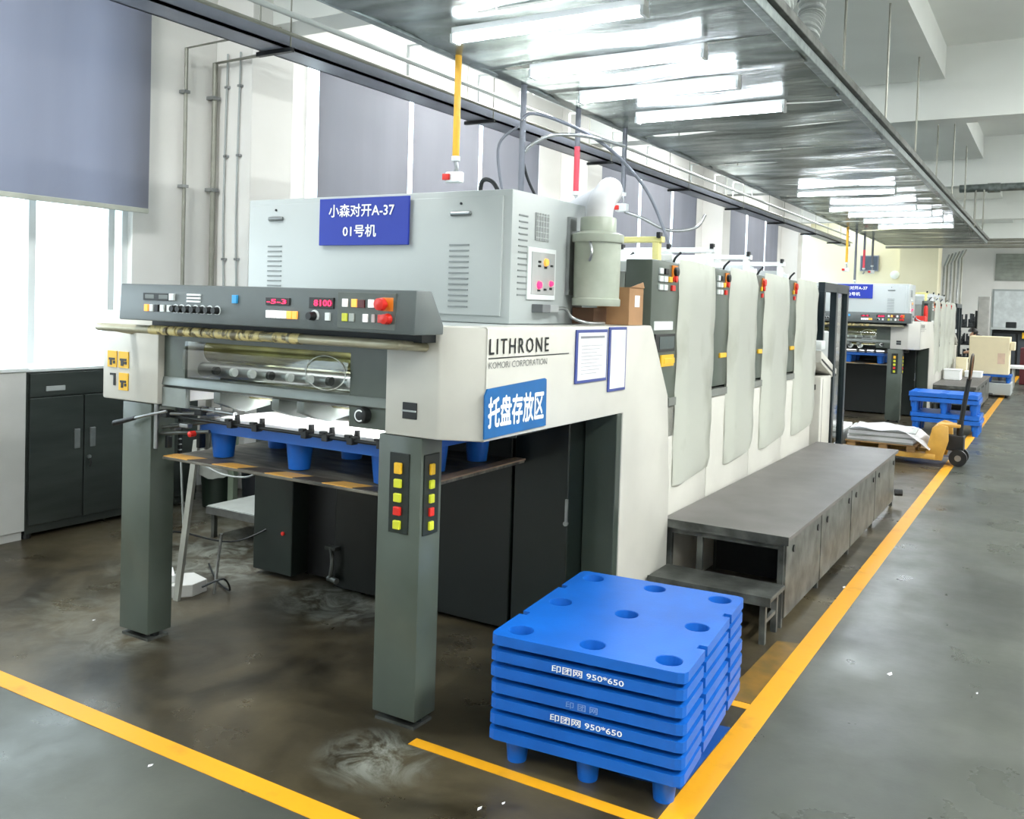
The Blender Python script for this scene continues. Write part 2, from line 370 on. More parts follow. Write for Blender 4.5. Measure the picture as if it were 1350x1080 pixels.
# cable tray hung beside the window wall, with its conduits
t = thing('cable_tray', 'long blue-grey cable tray hanging along the window wall under the beams', 'cable tray', (-5.2, 0, 3.6))
b = BM(); box(b, -5.42, -5.16, 0.5, 27, 3.60, 3.62); box(b, -5.42, -5.40, 0.5, 27, 3.60, 3.70); box(b, -5.18, -5.16, 0.5, 27, 3.60, 3.70); obj('tray', b, BEAMM, t)
for k in range(9):
    yy = 2.2+k*2.9
    obj('support_bar', box(BM(), -5.47, -5.10, yy, yy+0.04, 3.565, 3.598), DARK, t)
    for xx in (-5.45, -5.12):
        b = BM(); cone(b, (xx, yy+0.02, 3.598), (xx, yy+0.02, 4.93), 0.006, n=6); obj('hanger_rod', b, DPIPE, t)
for k, (xx, z, r, l, m) in enumerate(((-5.22, 3.72, 0.022, 'front grey pipe lying on the cable tray', DPIPE), (-5.31, 3.73, 0.028, 'middle pale pipe lying on the cable tray', LGREY), (-5.10, 3.84, 0.024, 'white pipe running above the cable tray', BUTW), (-5.02, 3.66, 0.016, 'thin pipe along the outer side of the cable tray', DPIPE))):
    b = BM(); cone(b, (xx, 3.0 if k else 5.3, z), (xx, 26.5, z), r, n=8); tag(obj('service_pipe', b, m, smooth=50), l, 'pipe', 'pipes along the cable tray')
for k, yy in enumerate((6.6, 8.6, 11.0, 14.0, 16.2)):
    t = thing('white_conduit', ('%s white lamp tube hung on the outer side of the cable tray' % ('nearest', 'second', 'third', 'fourth', 'fifth')[k]), 'lamp', (-5.0, yy, 3.9), 'unlit white lamp tubes beside the cable tray')
    b = BM(); cone(b, (-4.98, yy, 3.98), (-4.98, yy+1.25, 3.98), 0.02, n=8); obj('tube', b, WHITE, t, 50)
    for q in (0.02, 1.2):
        b = BM(); box(b, -5.177, -4.96, yy+q, yy+q+0.03, 4.0, 4.012); box(b, -5.177, -5.162, yy+q, yy+q+0.03, 3.60, 4.0); obj('holder', b, BUTW, t)

# ================================================================== CANOPY AND ITS LAMPS
t = thing('foil_canopy', 'long suspended metal foil canopy running above the printing presses', 'canopy', (-2.45, 1.6, 3.3))
CX0, CX1, CZ = -3.46, -1.44, 3.30
y = 1.6; k = 0
while y < 21.8:
    L_ = (0.78, 1.0, 0.86, 1.1)[k % 4]; b = BM(); nx, ny = 10, 6; ph = random.uniform(0, 6)
    g = [[b.verts.new((CX0+(CX1-CX0)*i/nx, y+0.008+(L_-0.016)*j/ny, CZ+0.012*math.sin(j/ny*math.pi)*-1+0.009*math.sin(i*1.1+ph+j*0.8)+0.006*math.sin(j*2.3+i*0.6+ph))) for j in range(ny+1)] for i in range(nx+1)]
    for i in range(nx):
        for j in range(ny): b.faces.new((g[i][j], g[i][j+1], g[i+1][j+1], g[i+1][j]))
    bmesh.ops.solidify(b, geom=b.faces[:], thickness=0.004)
    obj('foil_panel', b, ALU, t, 70)
    obj('cross_rib', box(BM(), CX0, CX1, y-0.014, y+0.014, CZ+0.012, CZ+0.045), GALV, t)
    y += L_; k += 1
YE = y
for xx in (CX0, CX1):
    b = BM(); box(b, xx-0.03, xx+0.03, 1.6, YE, CZ-0.012, CZ+0.055, 0.006); obj('edge_rail', b, GALV, t)
b = BM(); box(b, CX1+0.02, CX1+0.06, 1.6, YE, CZ+0.06, CZ+0.12, 0.005); obj('upper_rail', b, WSTEEL, t)
for yy in (3.2, 5.2, 7.1, 9.0, 11.0, 13.0, 15.0, 17.0, 19.0, 21.2):
    b = BM(); cone(b, (CX1-0.02, yy, CZ+0.05), (CX1-0.02, yy, 4.57), 0.011, n=6); obj('threaded_rod', b, DPIPE, t, 50)
    b = BM(); cone(b, (CX0, yy, CZ+0.05), (CX0, yy, 4.95), 0.008, n=6); obj('threaded_rod', b, DPIPE, t, 50)
# lamps
lamps = [(4.39, -3.09, 'nearest lit fluorescent tube under the foil canopy'), (5.28, -3.08, 'second lit fluorescent tube under the near end of the canopy'), (6.08, -3.12, 'third lit fluorescent tube from the near end of the canopy'),
         (6.92, -3.03, 'fourth lit tube, last of the near set under the canopy'), (12.1, -3.0, 'lit tube starting the far set under the canopy'), (14.0, -3.0, 'second tube of the bright far set'), (14.9, -2.9, 'third tube of the bright far set'), (15.9, -2.85, 'fourth tube of the bright far set'), (17.0, -2.8, 'last tube of the bright far set')]
lamp0 = None
for yy, xx, l in lamps:
    if lamp0 is None:
        lamp0 = thing('fluorescent_lamp', l, 'lamp', (xx, yy, 3.29), 'lit tubes under the foil canopy'); L0 = Vector((xx, yy, 0))
        obj('lamp_body', box(BM(), xx, xx+1.2, yy-0.03, yy+0.03, 3.245, 3.285, 0.004), WHITE, lamp0)
        for q in (-0.022, 0.022):
            b = BM(); cone(b, (xx+0.02, yy+q, 3.22), (xx+1.18, yy+q, 3.22), 0.016, n=10); obj('lamp_tube', b, TUBEM, lamp0, 50)
        for q in (0, 1.18): obj('end_cap', box(BM(), xx+q, xx+q+0.02, yy-0.04, yy+0.04, 3.195, 3.245), BUTW, lamp0)
    else: dup(lamp0, Vector((xx, yy, 0))-L0, l)
# flexible ducts rising beyond the canopy edge
for k, (pts, r, l) in enumerate((([(-1.62, 6.44, 3.40), (-1.60, 6.54, 3.66), (-1.60, 6.66, 3.86), (-1.66, 6.72, 4.56)], 0.095, 'corrugated grey flexible duct rising from the canopy edge, right one'), ([(-1.66, 5.25, 3.40), (-1.62, 5.52, 3.50), (-1.58, 5.80, 3.66), (-1.60, 5.95, 4.05), (-1.66, 6.0, 4.56)], 0.095, 'corrugated grey flexible duct rising from the canopy edge, left one'))):
    P = smoothpts(pts, 26); rads = [r*(1 if i % 4 in (1, 2) else 0.84) for i in range(len(P))]
    b = BM(); tube(b, P, r, 20, False, rads); tag(obj('flexible_duct', b, mat('duct_grey', 'a9aeac', 0.5, metal=0.2)), l, 'duct', 'flexible ducts above the canopy')
b = BM(); cone(b, (-2.1, 6.82, 4.0), (-1.25, 6.66, 3.98), 0.05, n=12); tag(obj('overhead_pipe', b, BEAMM, smooth=50), 'grey pipe crossing above the flexible ducts', 'pipe')

# ================================================================== PRESS
def press(dy, which):
    """one whole press, built where it stands; returns its things"""
    out = []
    # ---------------- delivery
    D = thing('press_delivery', f'cream and grey-green delivery end of the {which} printing press on two posts', 'press', (-3.0, 3.9, 0)); out.append(D)
    b = BM()
    prism(b, [(-2.29, 2.85), (-2.03, 2.85), (-1.865, 2.93), (-1.865, 2.935), (-2.29, 2.935)], 'z', 1.165, 1.605, 0.008)
    obj('front_cover', b, CREAM, D, 30)
    b = BM(); prism(b, [(2.936, 1.165), (4.22, 1.165), (4.22, 0.0), (4.9, 0.0), (4.9, 0.69), (4.83, 1.21), (4.58, 1.575), (4.55, 1.605), (2.936, 1.605)], 'x', -2.03, -1.865, 0.008); obj('side_cover', b, CREAM, D, 30)
    b = BM(); prism(b, [(-3.67, 2.85), (-4.09, 2.85), (-4.09, 4.4), (-3.67, 4.4)], 'z', 1.165, 1.605, 0.012); obj('far_side_cover', b, CREAM, D, 30)
    obj('top_deck', box(BM(), -3.67, -2.031, 3.03, 4.55, 1.565, 1.603), LGREY, D)
    # posts
    p1 = obj('post', box(BM(), -2.325, -2.11, 2.86, 3.0, 0.035, 1.163, 0.006), GREEN, D, 30); at(p1, (-1.615, 0, 0))
    f1 = obj('foot_plate', box(BM(), -2.315, -2.12, 2.87, 2.99, 0.0, 0.012), WSTEEL, D); at(f1, (-1.615, 0, 0))
    b = BM()
    for qx in (-2.28, -2.15): cone(b, (qx, 2.93, 0.012), (qx, 2.93, 0.036), 0.022, n=8)
    f2 = obj('foot_bolt', b, DARK, D); at(f2, (-1.615, 0, 0))
    # button strips on the right post
    s1 = obj('button_strip', box(BM(), -2.262, -2.165, 2.854, 2.861, 0.775, 1.095, 0.002), DGREEN, D)
    s2 = obj('button_strip', box(BM(), -2.112, -2.104, 2.875, 2.975, 0.775, 1.095, 0.002), DGREEN, D)
    for z, m in ((1.035, YEL), (0.975, YELL), (0.918, YELL), (0.865, RED), (0.81, YELL)):
        hh = 0.022 if m is YEL else 0.017
        obj('push_button', box(BM(), -2.232, -2.198, 2.842, 2.856, z-hh, z+hh, 0.003), m, s1)
        obj('push_button', box(BM(), -2.108, -2.094, 2.907, 2.935, z-hh, z+hh, 0.003), m, s2)
    # console
    co = BM(); prism(co, [(2.60, 1.575), (2.608, 1.735), (2.70, 1.735), (2.78, 1.61), (2.78, 1.575)], 'x', -3.62, -1.965, 0.006)
    co = obj('control_console', co, CONSOLE, D, 30)
    obj('console_bracket', box(BM(), -3.6, -2.05, 2.76, 2.86, 1.54, 1.60), DARK, D)
    obj('front_rail', box(BM(), -3.668, -2.292, 2.86, 2.92, 1.50, 1.56, 0.004), CONSOLE, D)
    def btn(x, z, wd, h, m, name='push_button', d=0.008): return obj(name, box(BM(), x-wd/2, x+wd/2, 2.603-d, 2.612, z-h/2, z+h/2, 0.0015), m, co)
    btn(-3.36, 1.681, 0.19, 0.032, BLACK, 'display', 0.004)
    for x in (-3.41, -3.32): btn(x, 1.681, 0.06, 0.018, mat('lcd', '6d7472', 0.3), 'digits', 0.005)
    btn(-3.265, 1.682, 0.03, 0.03, BUTW)
    for x, m in ((-3.43, ORL), (-3.395, BUTW), (-3.362, BLACK), (-3.325, BUTW), (-3.28, BUTW)): btn(x, 1.632, 0.024, 0.03, m)
    for x in (-3.243, -3.205, -3.162, -3.118, -3.075, -3.03, -2.985):
        b = BM(); cone(b, (x, 2.606, 1.632), (x, 2.602, 1.632), 0.021, n=16); obj('dial_ring', b, BUTW, co, 40)
        b = BM(); cone(b, (x, 2.603, 1.632), (x, 2.578, 1.632), 0.016, 0.013, n=14); obj('knob', b, BLACK, co, 40)
    for k in range(3): btn(-3.13, 1.694-k*0.014, 0.085, 0.008, WHITE, 'printed_label', 0.0035)
    btn(-2.88, 1.682, 0.026, 0.034, BUTB)
    btn(-2.64, 1.679, 0.13, 0.03, BLACK, 'display', 0.004)
    obj('digits', text_bm('-5-3', 0.105, 0.018, 'f', (-2.695, 2.597, 1.670), 0.01), REDL, co)
    for i in range(6): btn(-2.687+i*0.0285, 1.628, 0.024, 0.03, WHL if i < 4 else ORL)
    btn(-2.41, 1.679, 0.125, 0.042, BLACK, 'display', 0.004)
    obj('digits', text_bm('8100', 0.09, 0.024, 'f', (-2.445, 2.597, 1.667), 0.015), REDL, co)
    b = BM(); cone(b, (-2.445, 2.606, 1.628), (-2.445, 2.602, 1.628), 0.024, n=16); obj('dial_ring', b, BUTW, co, 40)
    b = BM(); cone(b, (-2.45, 2.603, 1.628), (-2.45, 2.572, 1.628), 0.018, 0.014, n=14); obj('knob', b, BLACK, co, 40)
    btn(-2.375, 1.628, 0.024, 0.03, BUTW)
    btn(-2.19, 1.655, 0.275, 0.135, mat('panel_plate', '565d58', 0.45), 'button_panel', 0.003)
    for x, z, m, s in ((-2.29, 1.683, WHL, .026), (-2.245, 1.683, ORL, .026), (-2.212, 1.681, mat('dark_red', '5a1214', 0.4), .034), (-2.165, 1.683, WHL, .026), (-2.29, 1.629, YELL, .026), (-2.256, 1.629, mat('button_grey', 'a8aea8', 0.4), .024), (-2.19, 1.629, WHL, .024), (-2.152, 1.629, mat('key_grey', 'b7a8a8', 0.4), .016), (-2.118, 1.629, RED, .026)):
        btn(x, z, s, 0.03, m)
    btn(-2.088, 1.682, 0.05, 0.05, ORANGE, 'stop_plate', 0.004)
    b = BM(); lathe(b, [(0.012, 2.6), (0.012, 2.585), (0.024, 2.58), (0.022, 2.56), (0.0, 2.556)], (-2.10, 0, 1.682), 16, 'y'); obj('stop_button', b, RED, co, 50)
    b = BM(); lathe(b, [(0.02, 2.6), (0.02, 2.59), (0.016, 2.585), (0.018, 2.572), (0.0, 2.568)], (-2.085, 0, 1.629), 16, 'y'); obj('stop_button', b, RED, co, 50)
    # guard: plexi window, frame, roller behind
    g = BM(); box(g, -3.668, -3.63, 2.885, 2.92, 1.27, 1.50); box(g, -3.63, -3.52, 2.885, 2.90, 1.27, 1.50); box(g, -2.505, -2.292, 2.885, 2.92, 1.17, 1.50); box(g, -3.52, -2.505, 2.885, 2.92, 1.475, 1.50)
    obj('guard_frame', g, GREEN, D)
    bar = BM(); prism(bar, [(2.87, 1.262), (2.90, 1.245), (2.95, 1.255), (2.95, 1.30), (2.88, 1.30)], 'x', -3.668, -2.292, 0.003); obj('guard_bar', bar, mat('bar_grey', '7b827f', 0.35, metal=0.3), D, 30)
    pl = BM(); n = 12; pr = None
    for i in range(n+1):
        tt = i/n; yy = 2.89+0.0*tt; z = 1.30+0.175*tt; yy = 2.885-0.018*math.sin(tt*math.pi)
        q = (pl.verts.new((-3.52, yy, z)), pl.verts.new((-2.505, yy, z)))
        if pr: pl.faces.new((pr[0], pr[1], q[1], q[0]))
        pr = q
    bmesh.ops.solidify(pl, geom=pl.faces[:], thickness=0.003); obj('clear_guard', pl, PLEXI, D, 60)
    b = BM(); lathe(b, [(0.070, 2.868), (0.073, 2.866), (0.070, 2.864)], (0, 0, 0), 40, 'y')
    for v in b.verts: v.co.x = -2.625+v.co.x*1.55; v.co.z += 1.385
    
    bmesh.ops.delete(b, geom=[f for f in b.faces if len(f.verts) > 4], context='FACES'); obj('guard_ring', b, BUTW, D, 50)
    obj('inner_panel', box(BM(), -3.66, -2.3, 3.30, 3.32, 1.22, 1.56), mat('inner_grey', '5c625c', 0.5, h2='3a3e3a', scale=6), D)
    b = BM(); cone(b, (-3.6, 3.12, 1.42), (-2.4, 3.12, 1.42), 0.06, n=24); obj('roller', b, OLIVE, D, 50)
    b = BM(); cone(b, (-3.6, 3.06, 1.33), (-2.4, 3.06, 1.33), 0.035, n=20); obj('roller', b, STEEL, D, 50)
    for i in range(9):
        x = -3.45+i*0.12; b = BM(); cone(b, (x, 3.0, 1.335), (x+0.02, 3.0, 1.335), 0.02, n=14); obj('gripper_wheel', b, BUTW if i % 3 else DARK, D, 50)
    # lower mouth with slanting fins
    obj('mouth_back', box(BM(), -3.66, -2.3, 3.22, 3.24, 1.20, 1.30), DGREEN, D)
    obj('side_plate', box(BM(), -3.668, -3.50, 2.875, 2.9, 1.16, 1.25), mat('plate_grey', '8f9693', 0.3, metal=0.4), D)
    fin0 = None
    for x in (-3.30, -2.93+0.0, -2.78):
        b = BM(); prism(b, [(2.885, 1.25), (3.2, 1.25), (3.2, 1.17), (3.05, 1.15), (2.97, 1.17), (2.885, 1.2)], 'x', x-0.022, x+0.022, 0.003); obj('fin', b, mat('fin_grey', '6d7470', 0.4), D, 30)
    b = BM(); cone(b, (-3.45, 3.08, 1.235), (-2.55, 3.08, 1.235), 0.028, n=16); obj('roller', b, OLIVE, D, 50)
    # knob on the right lower plate
    b = BM(); lathe(b, [(0.034, 2.885), (0.034, 2.87), (0.032, 2.85), (0.029, 2.848), (0, 2.848)], (-2.42, 0, 1.225), 24, 'y'); kn = obj('knob', b, BLACK, D, 50)
    b = BM(); n = 22; pr = None
    for i in range(n+1):
        a = math.radians(50+260*i/n); q = [b.verts.new((-2.42+r*math.cos(a), 2.8465, 1.225+r*math.sin(a))) for r in (0.019, 0.025)]
        if pr: b.faces.new((pr[0], pr[1], q[1], q[0]))
        pr = q
    obj('knob_mark', b, WHITE, kn)
    # handle bar across the front
    b = BM(); tube(b, [(-3.86, 2.85, 1.51), (-3.89, 2.76, 1.527), (-3.86, 2.70, 1.53), (-3.0, 2.68, 1.532), (-2.2, 2.68, 1.532), (-2.11, 2.71, 1.53), (-2.10, 2.85, 1.52)], 0.019, 12)
    hb = obj('handle_bar', b, mat('bar_putty', 'b7b29c', 0.35, metal=0.2, h2='9a957c', scale=8), D, 60)
    b = BM(); x = -3.5
    while x < -2.6:
        l = random.uniform(0.03, 0.09); cone(b, (x, 2.68, 1.532), (x+l, 2.68, 1.532), 0.0205+random.uniform(0, .003), n=12); x += l+random.uniform(0.0, 0.02)
    obj('worn_tape', b, mat('worn_tape', 'd8c88c', 0.4, h2='6f6448', scale=30, lo=0.4, hi=0.5), hb, 40)
    # stickers, switch openings
    for x0, x1, z0, z1 in ((-4.045, -3.975, 1.325, 1.405), (-3.96, -3.885, 1.325, 1.405), (-3.955, -3.885, 1.215, 1.30)):
        s = obj('warning_sticker', box(BM(), x0, x1, 2.845, 2.851, z0, z1), YEL, D)
        b = BM(); zc = (z0+z1)/2; box(b, x0+0.012, x1-0.012, 2.843, 2.846, zc-0.005, zc+0.006); box(b, x0+0.02, x1-0.034, 2.843, 2.846, zc-0.03, zc-0.005); box(b, x0+0.045, x1-0.01, 2.843, 2.846, zc-0.022, zc-0.008)
        obj('pictogram', b, BLACK, s)
    b = BM(); box(b, -4.025, -3.99, 2.845, 2.852, 1.285, 1.295); box(b, -3.998, -3.985, 2.845, 2.852, 1.235, 1.295); obj('switch_slot', b, DARK, D)
    sw = obj('switch_opening', box(BM(), -2.20, -2.13, 2.846, 2.852, 1.235, 1.30, 0.002), BLACK, D)
    obj('rocker', box(BM(), -2.198, -2.132, 2.84, 2.85, 1.264, 1.270), LGREY, sw)
    # tray (pile board) and chains
    obj('pile_board', box(BM(), -3.69, -2.29, 2.9, 3.98, 0.896, 0.91, 0.003), TRAYM, D)
    obj('board_edge', box(BM(), -2.35, -2.285, 2.95, 3.98, 0.911, 0.918), TAN, D)
    n = 8
    for i in range(n):
        x0 = -3.68+1.36*i/n; x1 = x0+1.36/n; b = BM()
        prism(b, [(x0, 2.899), (x1, 2.899), (x1+0.05*(i < n-1), 2.98), (x0+0.05*(i > 0), 2.98)], 'z', 0.9105, 0.914); obj('hazard_stripe', b, mat('stripe_yellow', 'e6a63c', 0.5, h2='cfa05a', scale=12) if i % 2 == 0 else mat('stripe_black', '4b433c', 0.5, var=0.2, scale=12), D)
    for x in (-3.72, -2.27):
        b = BM(); 
        for i in range(26): z = 0.9+i*0.027; box(b, x-0.008, x+0.008, 3.02, 3.035, z, z+0.02)
        obj('lift_chain', b, DARK, D)
    # front jogger bar with guide blocks
    b = BM(); cone(b, (-3.66, 2.925, 1.105), (-2.3, 2.925, 1.105), 0.008, n=10); cone(b, (-3.66, 2.96, 1.10), (-2.3, 2.96, 1.10), 0.005, n=8); obj('jogger_bar', b, DARK, D, 50)
    for x in (-3.24, -3.08, -2.78, -2.66, -2.52, -2.36):
        b = BM(); box(b, x-0.016, x+0.016, 2.905, 2.945, 1.088, 1.122, 0.003); box(b, x-0.008, x+0.010, 2.945, 2.965, 1.10, 1.145, 0.002); box(b, x-0.024, x+0.004, 2.9, 2.925, 1.118, 1.13, 0.002); obj('guide_block', b, BLACK, D)
    # side linkage left
    b = BM(); tube(b, [(-3.60, 2.85, 1.14), (-3.68, 2.82, 1.12), (-3.80, 2.81, 1.09)], 0.007, 8); lv = obj('lever', b, STEEL, D, 50)
    b = BM(); cone(b, (-3.78, 2.812, 1.095), (-3.92, 2.80, 1.058), 0.010, 0.014, 10); obj('grip', b, BLACK, lv, 50)
    b = BM(); cone(b, (-3.70, 2.87, 0.95), (-3.70, 2.87, 1.17), 0.011, n=8); obj('linkage_rod', b, STEEL, D, 50)
    for x, y, z, sx, sy, sz in ((-3.66, 2.9, 1.12, .05, .05, .035), (-3.60, 2.95, 1.13, .03, .06, .05), (-3.55, 2.92, 1.07, .06, .03, .02), (-3.66, 2.95, 1.05, .04, .04, .03), (-3.5, 2.97, 1.14, .05, .05, .04), (-3.67, 2.92, 0.98, .02, .03, .06), (-3.56, 3.02, 0.99, .022, .04, .08), (-3.42, 2.98, 1.15, .04, .04, .03)):
        obj('linkage_block', box(BM(), x-sx/2, x+sx/2, y-sy/2, y+sy/2, z-sz/2, z+sz/2, 0.004), DARK if random.random() < .7 else STEEL, D)
    for (a, c) in (((-3.68, 2.88, 1.12), (-3.35, 3.05, 1.13)), ((-3.69, 2.9, 1.05), (-3.4, 3.0, 1.10)), ((-3.70, 2.9, 1.02), (-3.42, 2.95, 1.05)), ((-3.6, 2.93, 1.16), (-3.3, 2.99, 1.14))):
        b = BM(); cone(b, a, c, 0.009, n=8); obj('linkage_arm', b, STEEL if a[2] > 1.1 else WSTEEL, D, 50)
    b = BM(); lathe(b, [(0.014, 2.93), (0.014, 2.9), (0, 2.895)], (-3.50, 0, 1.035), 12, 'y'); obj('red_cap', b, RED, D, 50)
    for q in (0, 12.6): area('inspection_lamp', (-2.95, 3.14+q, 1.262), 1.1, 0.05, 7)
    # lower gear boxes under the delivery
    obj('lower_box', box(BM(), -4.18, -3.86, 3.96, 4.5, 0.03, 1.16, 0.006), DGREEN, D)
    obj('recess_panel', box(BM(), -3.86, -3.56, 4.10, 4.5, 0.02, 1.16), BLACK, D)
    obj('lower_panel', box(BM(), -3.56, -2.375, 4.0, 4.5, 0.02, 1.16, 0.006), mat('black_green', '0c120f', 0.35, var=0.1), D)
    obj('lower_panel', box(BM(), -2.36, -2.05, 4.0, 4.6, 0.02, 1.16, 0.006), mat('black_green2', '131a17', 0.3, var=0.12, scale=2), D)
    obj('leg_panel', box(BM(), -2.045, -1.87, 4.16, 4.218, 0.02, 1.164, 0.004), mat('leg_green', '3c453e', 0.3, h2='2f3731', scale=2), D)
    b = BM(); cone(b, (-2.05, 3.995, 0.62), (-2.05, 3.98, 0.62), 0.012, n=10); box(b, -2.056, -2.044, 3.985, 3.998, 0.62, 0.74); obj('latch', b, STEEL, D)
    b = BM(); lathe(b, [(0.012, 3.962), (0.012, 3.95), (0, 3.948)], (-3.93, 0, 0.28), 10, 'y'); obj('red_cap', b, RED, D, 50)
    b = BM(); box(b, -3.60, -3.52, 3.96, 4.0, 0.24, 0.26); tube(b, [(-3.56, 3.97, 0.25), (-3.53, 3.95, 0.18), (-3.56, 3.97, 0.08)], 0.012, 8); cone(b, (-3.58, 3.98, .07), (-3.5, 3.96, .07), .018, n=8); obj('valve', b, WSTEEL, D, 50)
    obj('base_beam', box(BM(), -3.85, -1.9, 4.22, 4.6, 0.0, 0.06), WSTEEL, D)
    for x in (-2.45, -2.3, -2.2):
        b = BM(); box(b, x, x+0.05, 3.6, 3.95, 1.08, 1.14); cone(b, (x-.05, 3.55, 1.1), (x+.08, 3.6, 1.1), .02, n=8); obj('chain_guide', b, WSTEEL, D, 40)
    # lettering on the side
    obj('lettering', text_bm('LITHRONE', 0.47, 0.062, 's', (-1.862, 2.94, 1.50), 0.004, space=1.3), DARK, D)
    obj('lettering_rule', box(BM(), -1.866, -1.862, 2.94, 3.60, 1.484, 1.488), DARK, D)
    obj('lettering', text_bm('KOMORI CORPORATION', 0.46, 0.026, 's', (-1.862, 2.94, 1.446), -0.005), mat('grey_print', '6d6f6e', 0.5), D)
    # ---------------- cabinet on top
    C_ = thing('electrical_cabinet', f'pale grey metal control cabinet standing on top of the {which} press', 'cabinet', (-2.95, 3.9, 1.605)); out.append(C_)
    obj('body', box(BM(), -3.80, -2.13, 3.52, 4.25, 1.605, 2.215, 0.006), LGREY, C_, 30)
    dr = obj('door', box(BM(), -3.775, -2.175, 3.508, 3.522, 1.64, 2.185, 0.003), LGREY, C_, 30)
    for x0, x1 in ((-3.64, -3.53), (-2.46, -2.34)):
        obj('door_handle', box(BM(), x0, x1, 3.497, 3.51, 2.098, 2.12, 0.008), mat('handle_grey', '84898a', 0.3, metal=0.5), dr)
        b = BM(); cone(b, ((x0+x1)/2, 3.51, 2.155), ((x0+x1)/2, 3.503, 2.155), 0.006, n=8); obj('lock', b, DARK, dr)
        for i in range(12): obj('vent_slot', box(BM(), x0, x1-0.01, 3.5045, 3.51, 1.96-i*0.026, 1.967-i*0.026), mat('slot_dark', '7e8485', 0.5), dr)
    for i in range(14): obj('vent_slot', box(BM(), -2.131, -2.127, 3.58, 3.66, 2.10-i*0.028, 2.107-i*0.028), mat('slot_dark', '7e8485', 0.5), C_)
    v = obj('vent_grille', box(BM(), -2.131, -2.125, 3.73, 3.86, 2.0, 2.13), mat('grille_grey', '9c9fa0', 0.5), C_)
    for i in range(5):
        obj('grille_bar', box(BM(), -2.125, -2.122, 3.73, 3.86, 2.012+i*0.026, 2.016+i*0.026), LGREY, v)
        obj('grille_bar', box(BM(), -2.125, -2.122, 3.742+i*0.026, 3.746+i*0.026, 2.0, 2.13), LGREY, v)
    ip = obj('indicator_panel', box(BM(), -2.131, -2.12, 3.66, 3.93, 1.72, 1.965, 0.003), BUTW, C_)
    obj('indicator_plate', box(BM(), -2.1205, -2.117, 3.69, 3.915, 1.745, 1.945, 0.002), mat('ind_grey', 'b2b4b4', 0.4), ip)
    for yy, z, m, s in ((3.82, 1.90, ORL, 0.02), (3.76, 1.79, REDL, 0.02), (3.875, 1.80, REDL, 0.014)):
        b = BM(); cone(b, (-2.118, yy, z), (-2.106, yy, z), s, s*.8, n=12); obj('indicator_lamp', b, m, ip, 50)
    for yy, z in ((3.76, 1.90), (3.76, 1.88), (3.88, 1.885), (3.82, 1.875), (3.76, 1.765), (3.82, 1.77), (3.875, 1.775)): obj('indicator_label', box(BM(), -2.118, -2.114, yy-0.012, yy+0.012, z-0.005, z+0.005), DARK, ip)
    b = BM(); box(b, -2.131, -2.07, 3.72, 3.80, 1.66, 1.70, 0.004); sk = obj('plug_socket', b, mat('plug_grey', '707376', 0.4), C_)
    b = BM(); box(b, -2.12, -2.08, 3.81, 3.90, 1.662, 1.698, 0.004); obj('plug', b, mat('plug_pale', 'a9acad', 0.4), sk)
    b = BM(); tube(b, [(-2.1, 3.90, 1.68), (-2.08, 3.97, 1.68), (-2.06, 4.0, 1.64), (-2.0, 4.05, 1.615), (-1.98, 4.2, 1.613)], 0.009, 8); obj('plug_cable', b, STEEL, sk, 60)
    # ---------------- printing units
    ystarts = [(4.64, 5.04, 5.66), (5.66, 5.99, 6.59), (6.59, 6.83, 7.50), (7.50, 7.80, 8.50)]
    ords = ('first', 'second', 'third', 'fourth')
    for k, (g0, w0, w1) in enumerate(ystarts):
        U = thing('printing_unit', f'{ords[k]} printing unit from the delivery end of the {which} press, with bulging white cover', 'printing unit', (-3.0, (g0+w1)/2, 0), f'printing units of the {which} press'); out.append(U)
        yb = g0+0.005 if k else 4.925
        e = w1-0.005
        obj('unit_frame', box(BM(), -3.95, -2.07, max(g0+0.005, 4.61), e, 0.0, 1.9, 0.01), mat('unit_body', '8b918c', 0.4, h2='6a706b', scale=2), U, 30)
        obj('green_side', box(BM(), -2.069, -1.91, g0+0.005, w0+0.03, 1.2 if k else 0.95, 1.965, 0.008), GREEN, U, 30)
        obj('side_shelf', box(BM(), -2.069, -1.915, w0+0.0, e, 1.14, 1.9), DGREEN, U)
        obj('ledge', box(BM(), -2.069, -1.895, yb, w0-0.005, 1.14, 1.185), mat('ledge_grey', '7a7d78', 0.4), U)
        obj('lower_cover', box(BM(), -2.069, -1.91, yb, e, 0.0, 1.138, 0.006), CREAM, U, 30)
        # bulging white cover
        b = BM(); ny, nz = 8, 12; z0, z1 = 0.66, 1.985
        grid = []
        for i in range(ny+1):
            for_j = []
            for j in range(nz+1):
                u = i/ny; v = j/nz
                bul = 0.045*min(1, (i > 0 and i < ny)*0.85+0.15*math.sin(u*math.pi)) * (1 if j < nz and j > 0 else 0.6)
                zz = z0+(z1-z0)*v - (0.02*u if j == nz else 0) + (0.05*u if j == 0 else 0)
                for_j.append(b.verts.new((-1.905+bul+0.004*math.sin(j*2.1+k*3+i), w0+(w1-w0)*u + (0.002*math.sin(j*1.3+k) if i in (0, ny) else 0), zz)))
            grid.append(for_j)
        for i in range(ny):
            for j in range(nz): b.faces.new((grid[i][j], grid[i+1][j], grid[i+1][j+1], grid[i][j+1]))
        bmesh.ops.solidify(b, geom=b.faces[:], thickness=-0.006)
        bmesh.ops.recalc_face_normals(b, faces=b.faces[:])
        obj('white_cover', b, COVER, U, 60)
        # buttons
        def ub(y, z, s, m, nm='push_button'): return obj(nm, box(BM(), -1.911, -1.898, y-s/2, y+s/2, z-0.016, z+0.016, 0.003), m, U)
        q = g0-4.64; sc = (w0-g0)/0.4
        def Y(v): return g0+(v-4.64)*sc
        stp = obj('stop_plate', box(BM(), -1.911, -1.902, Y(4.93), Y(5.01), 1.875, 1.945, 0.002), ORANGE, U)
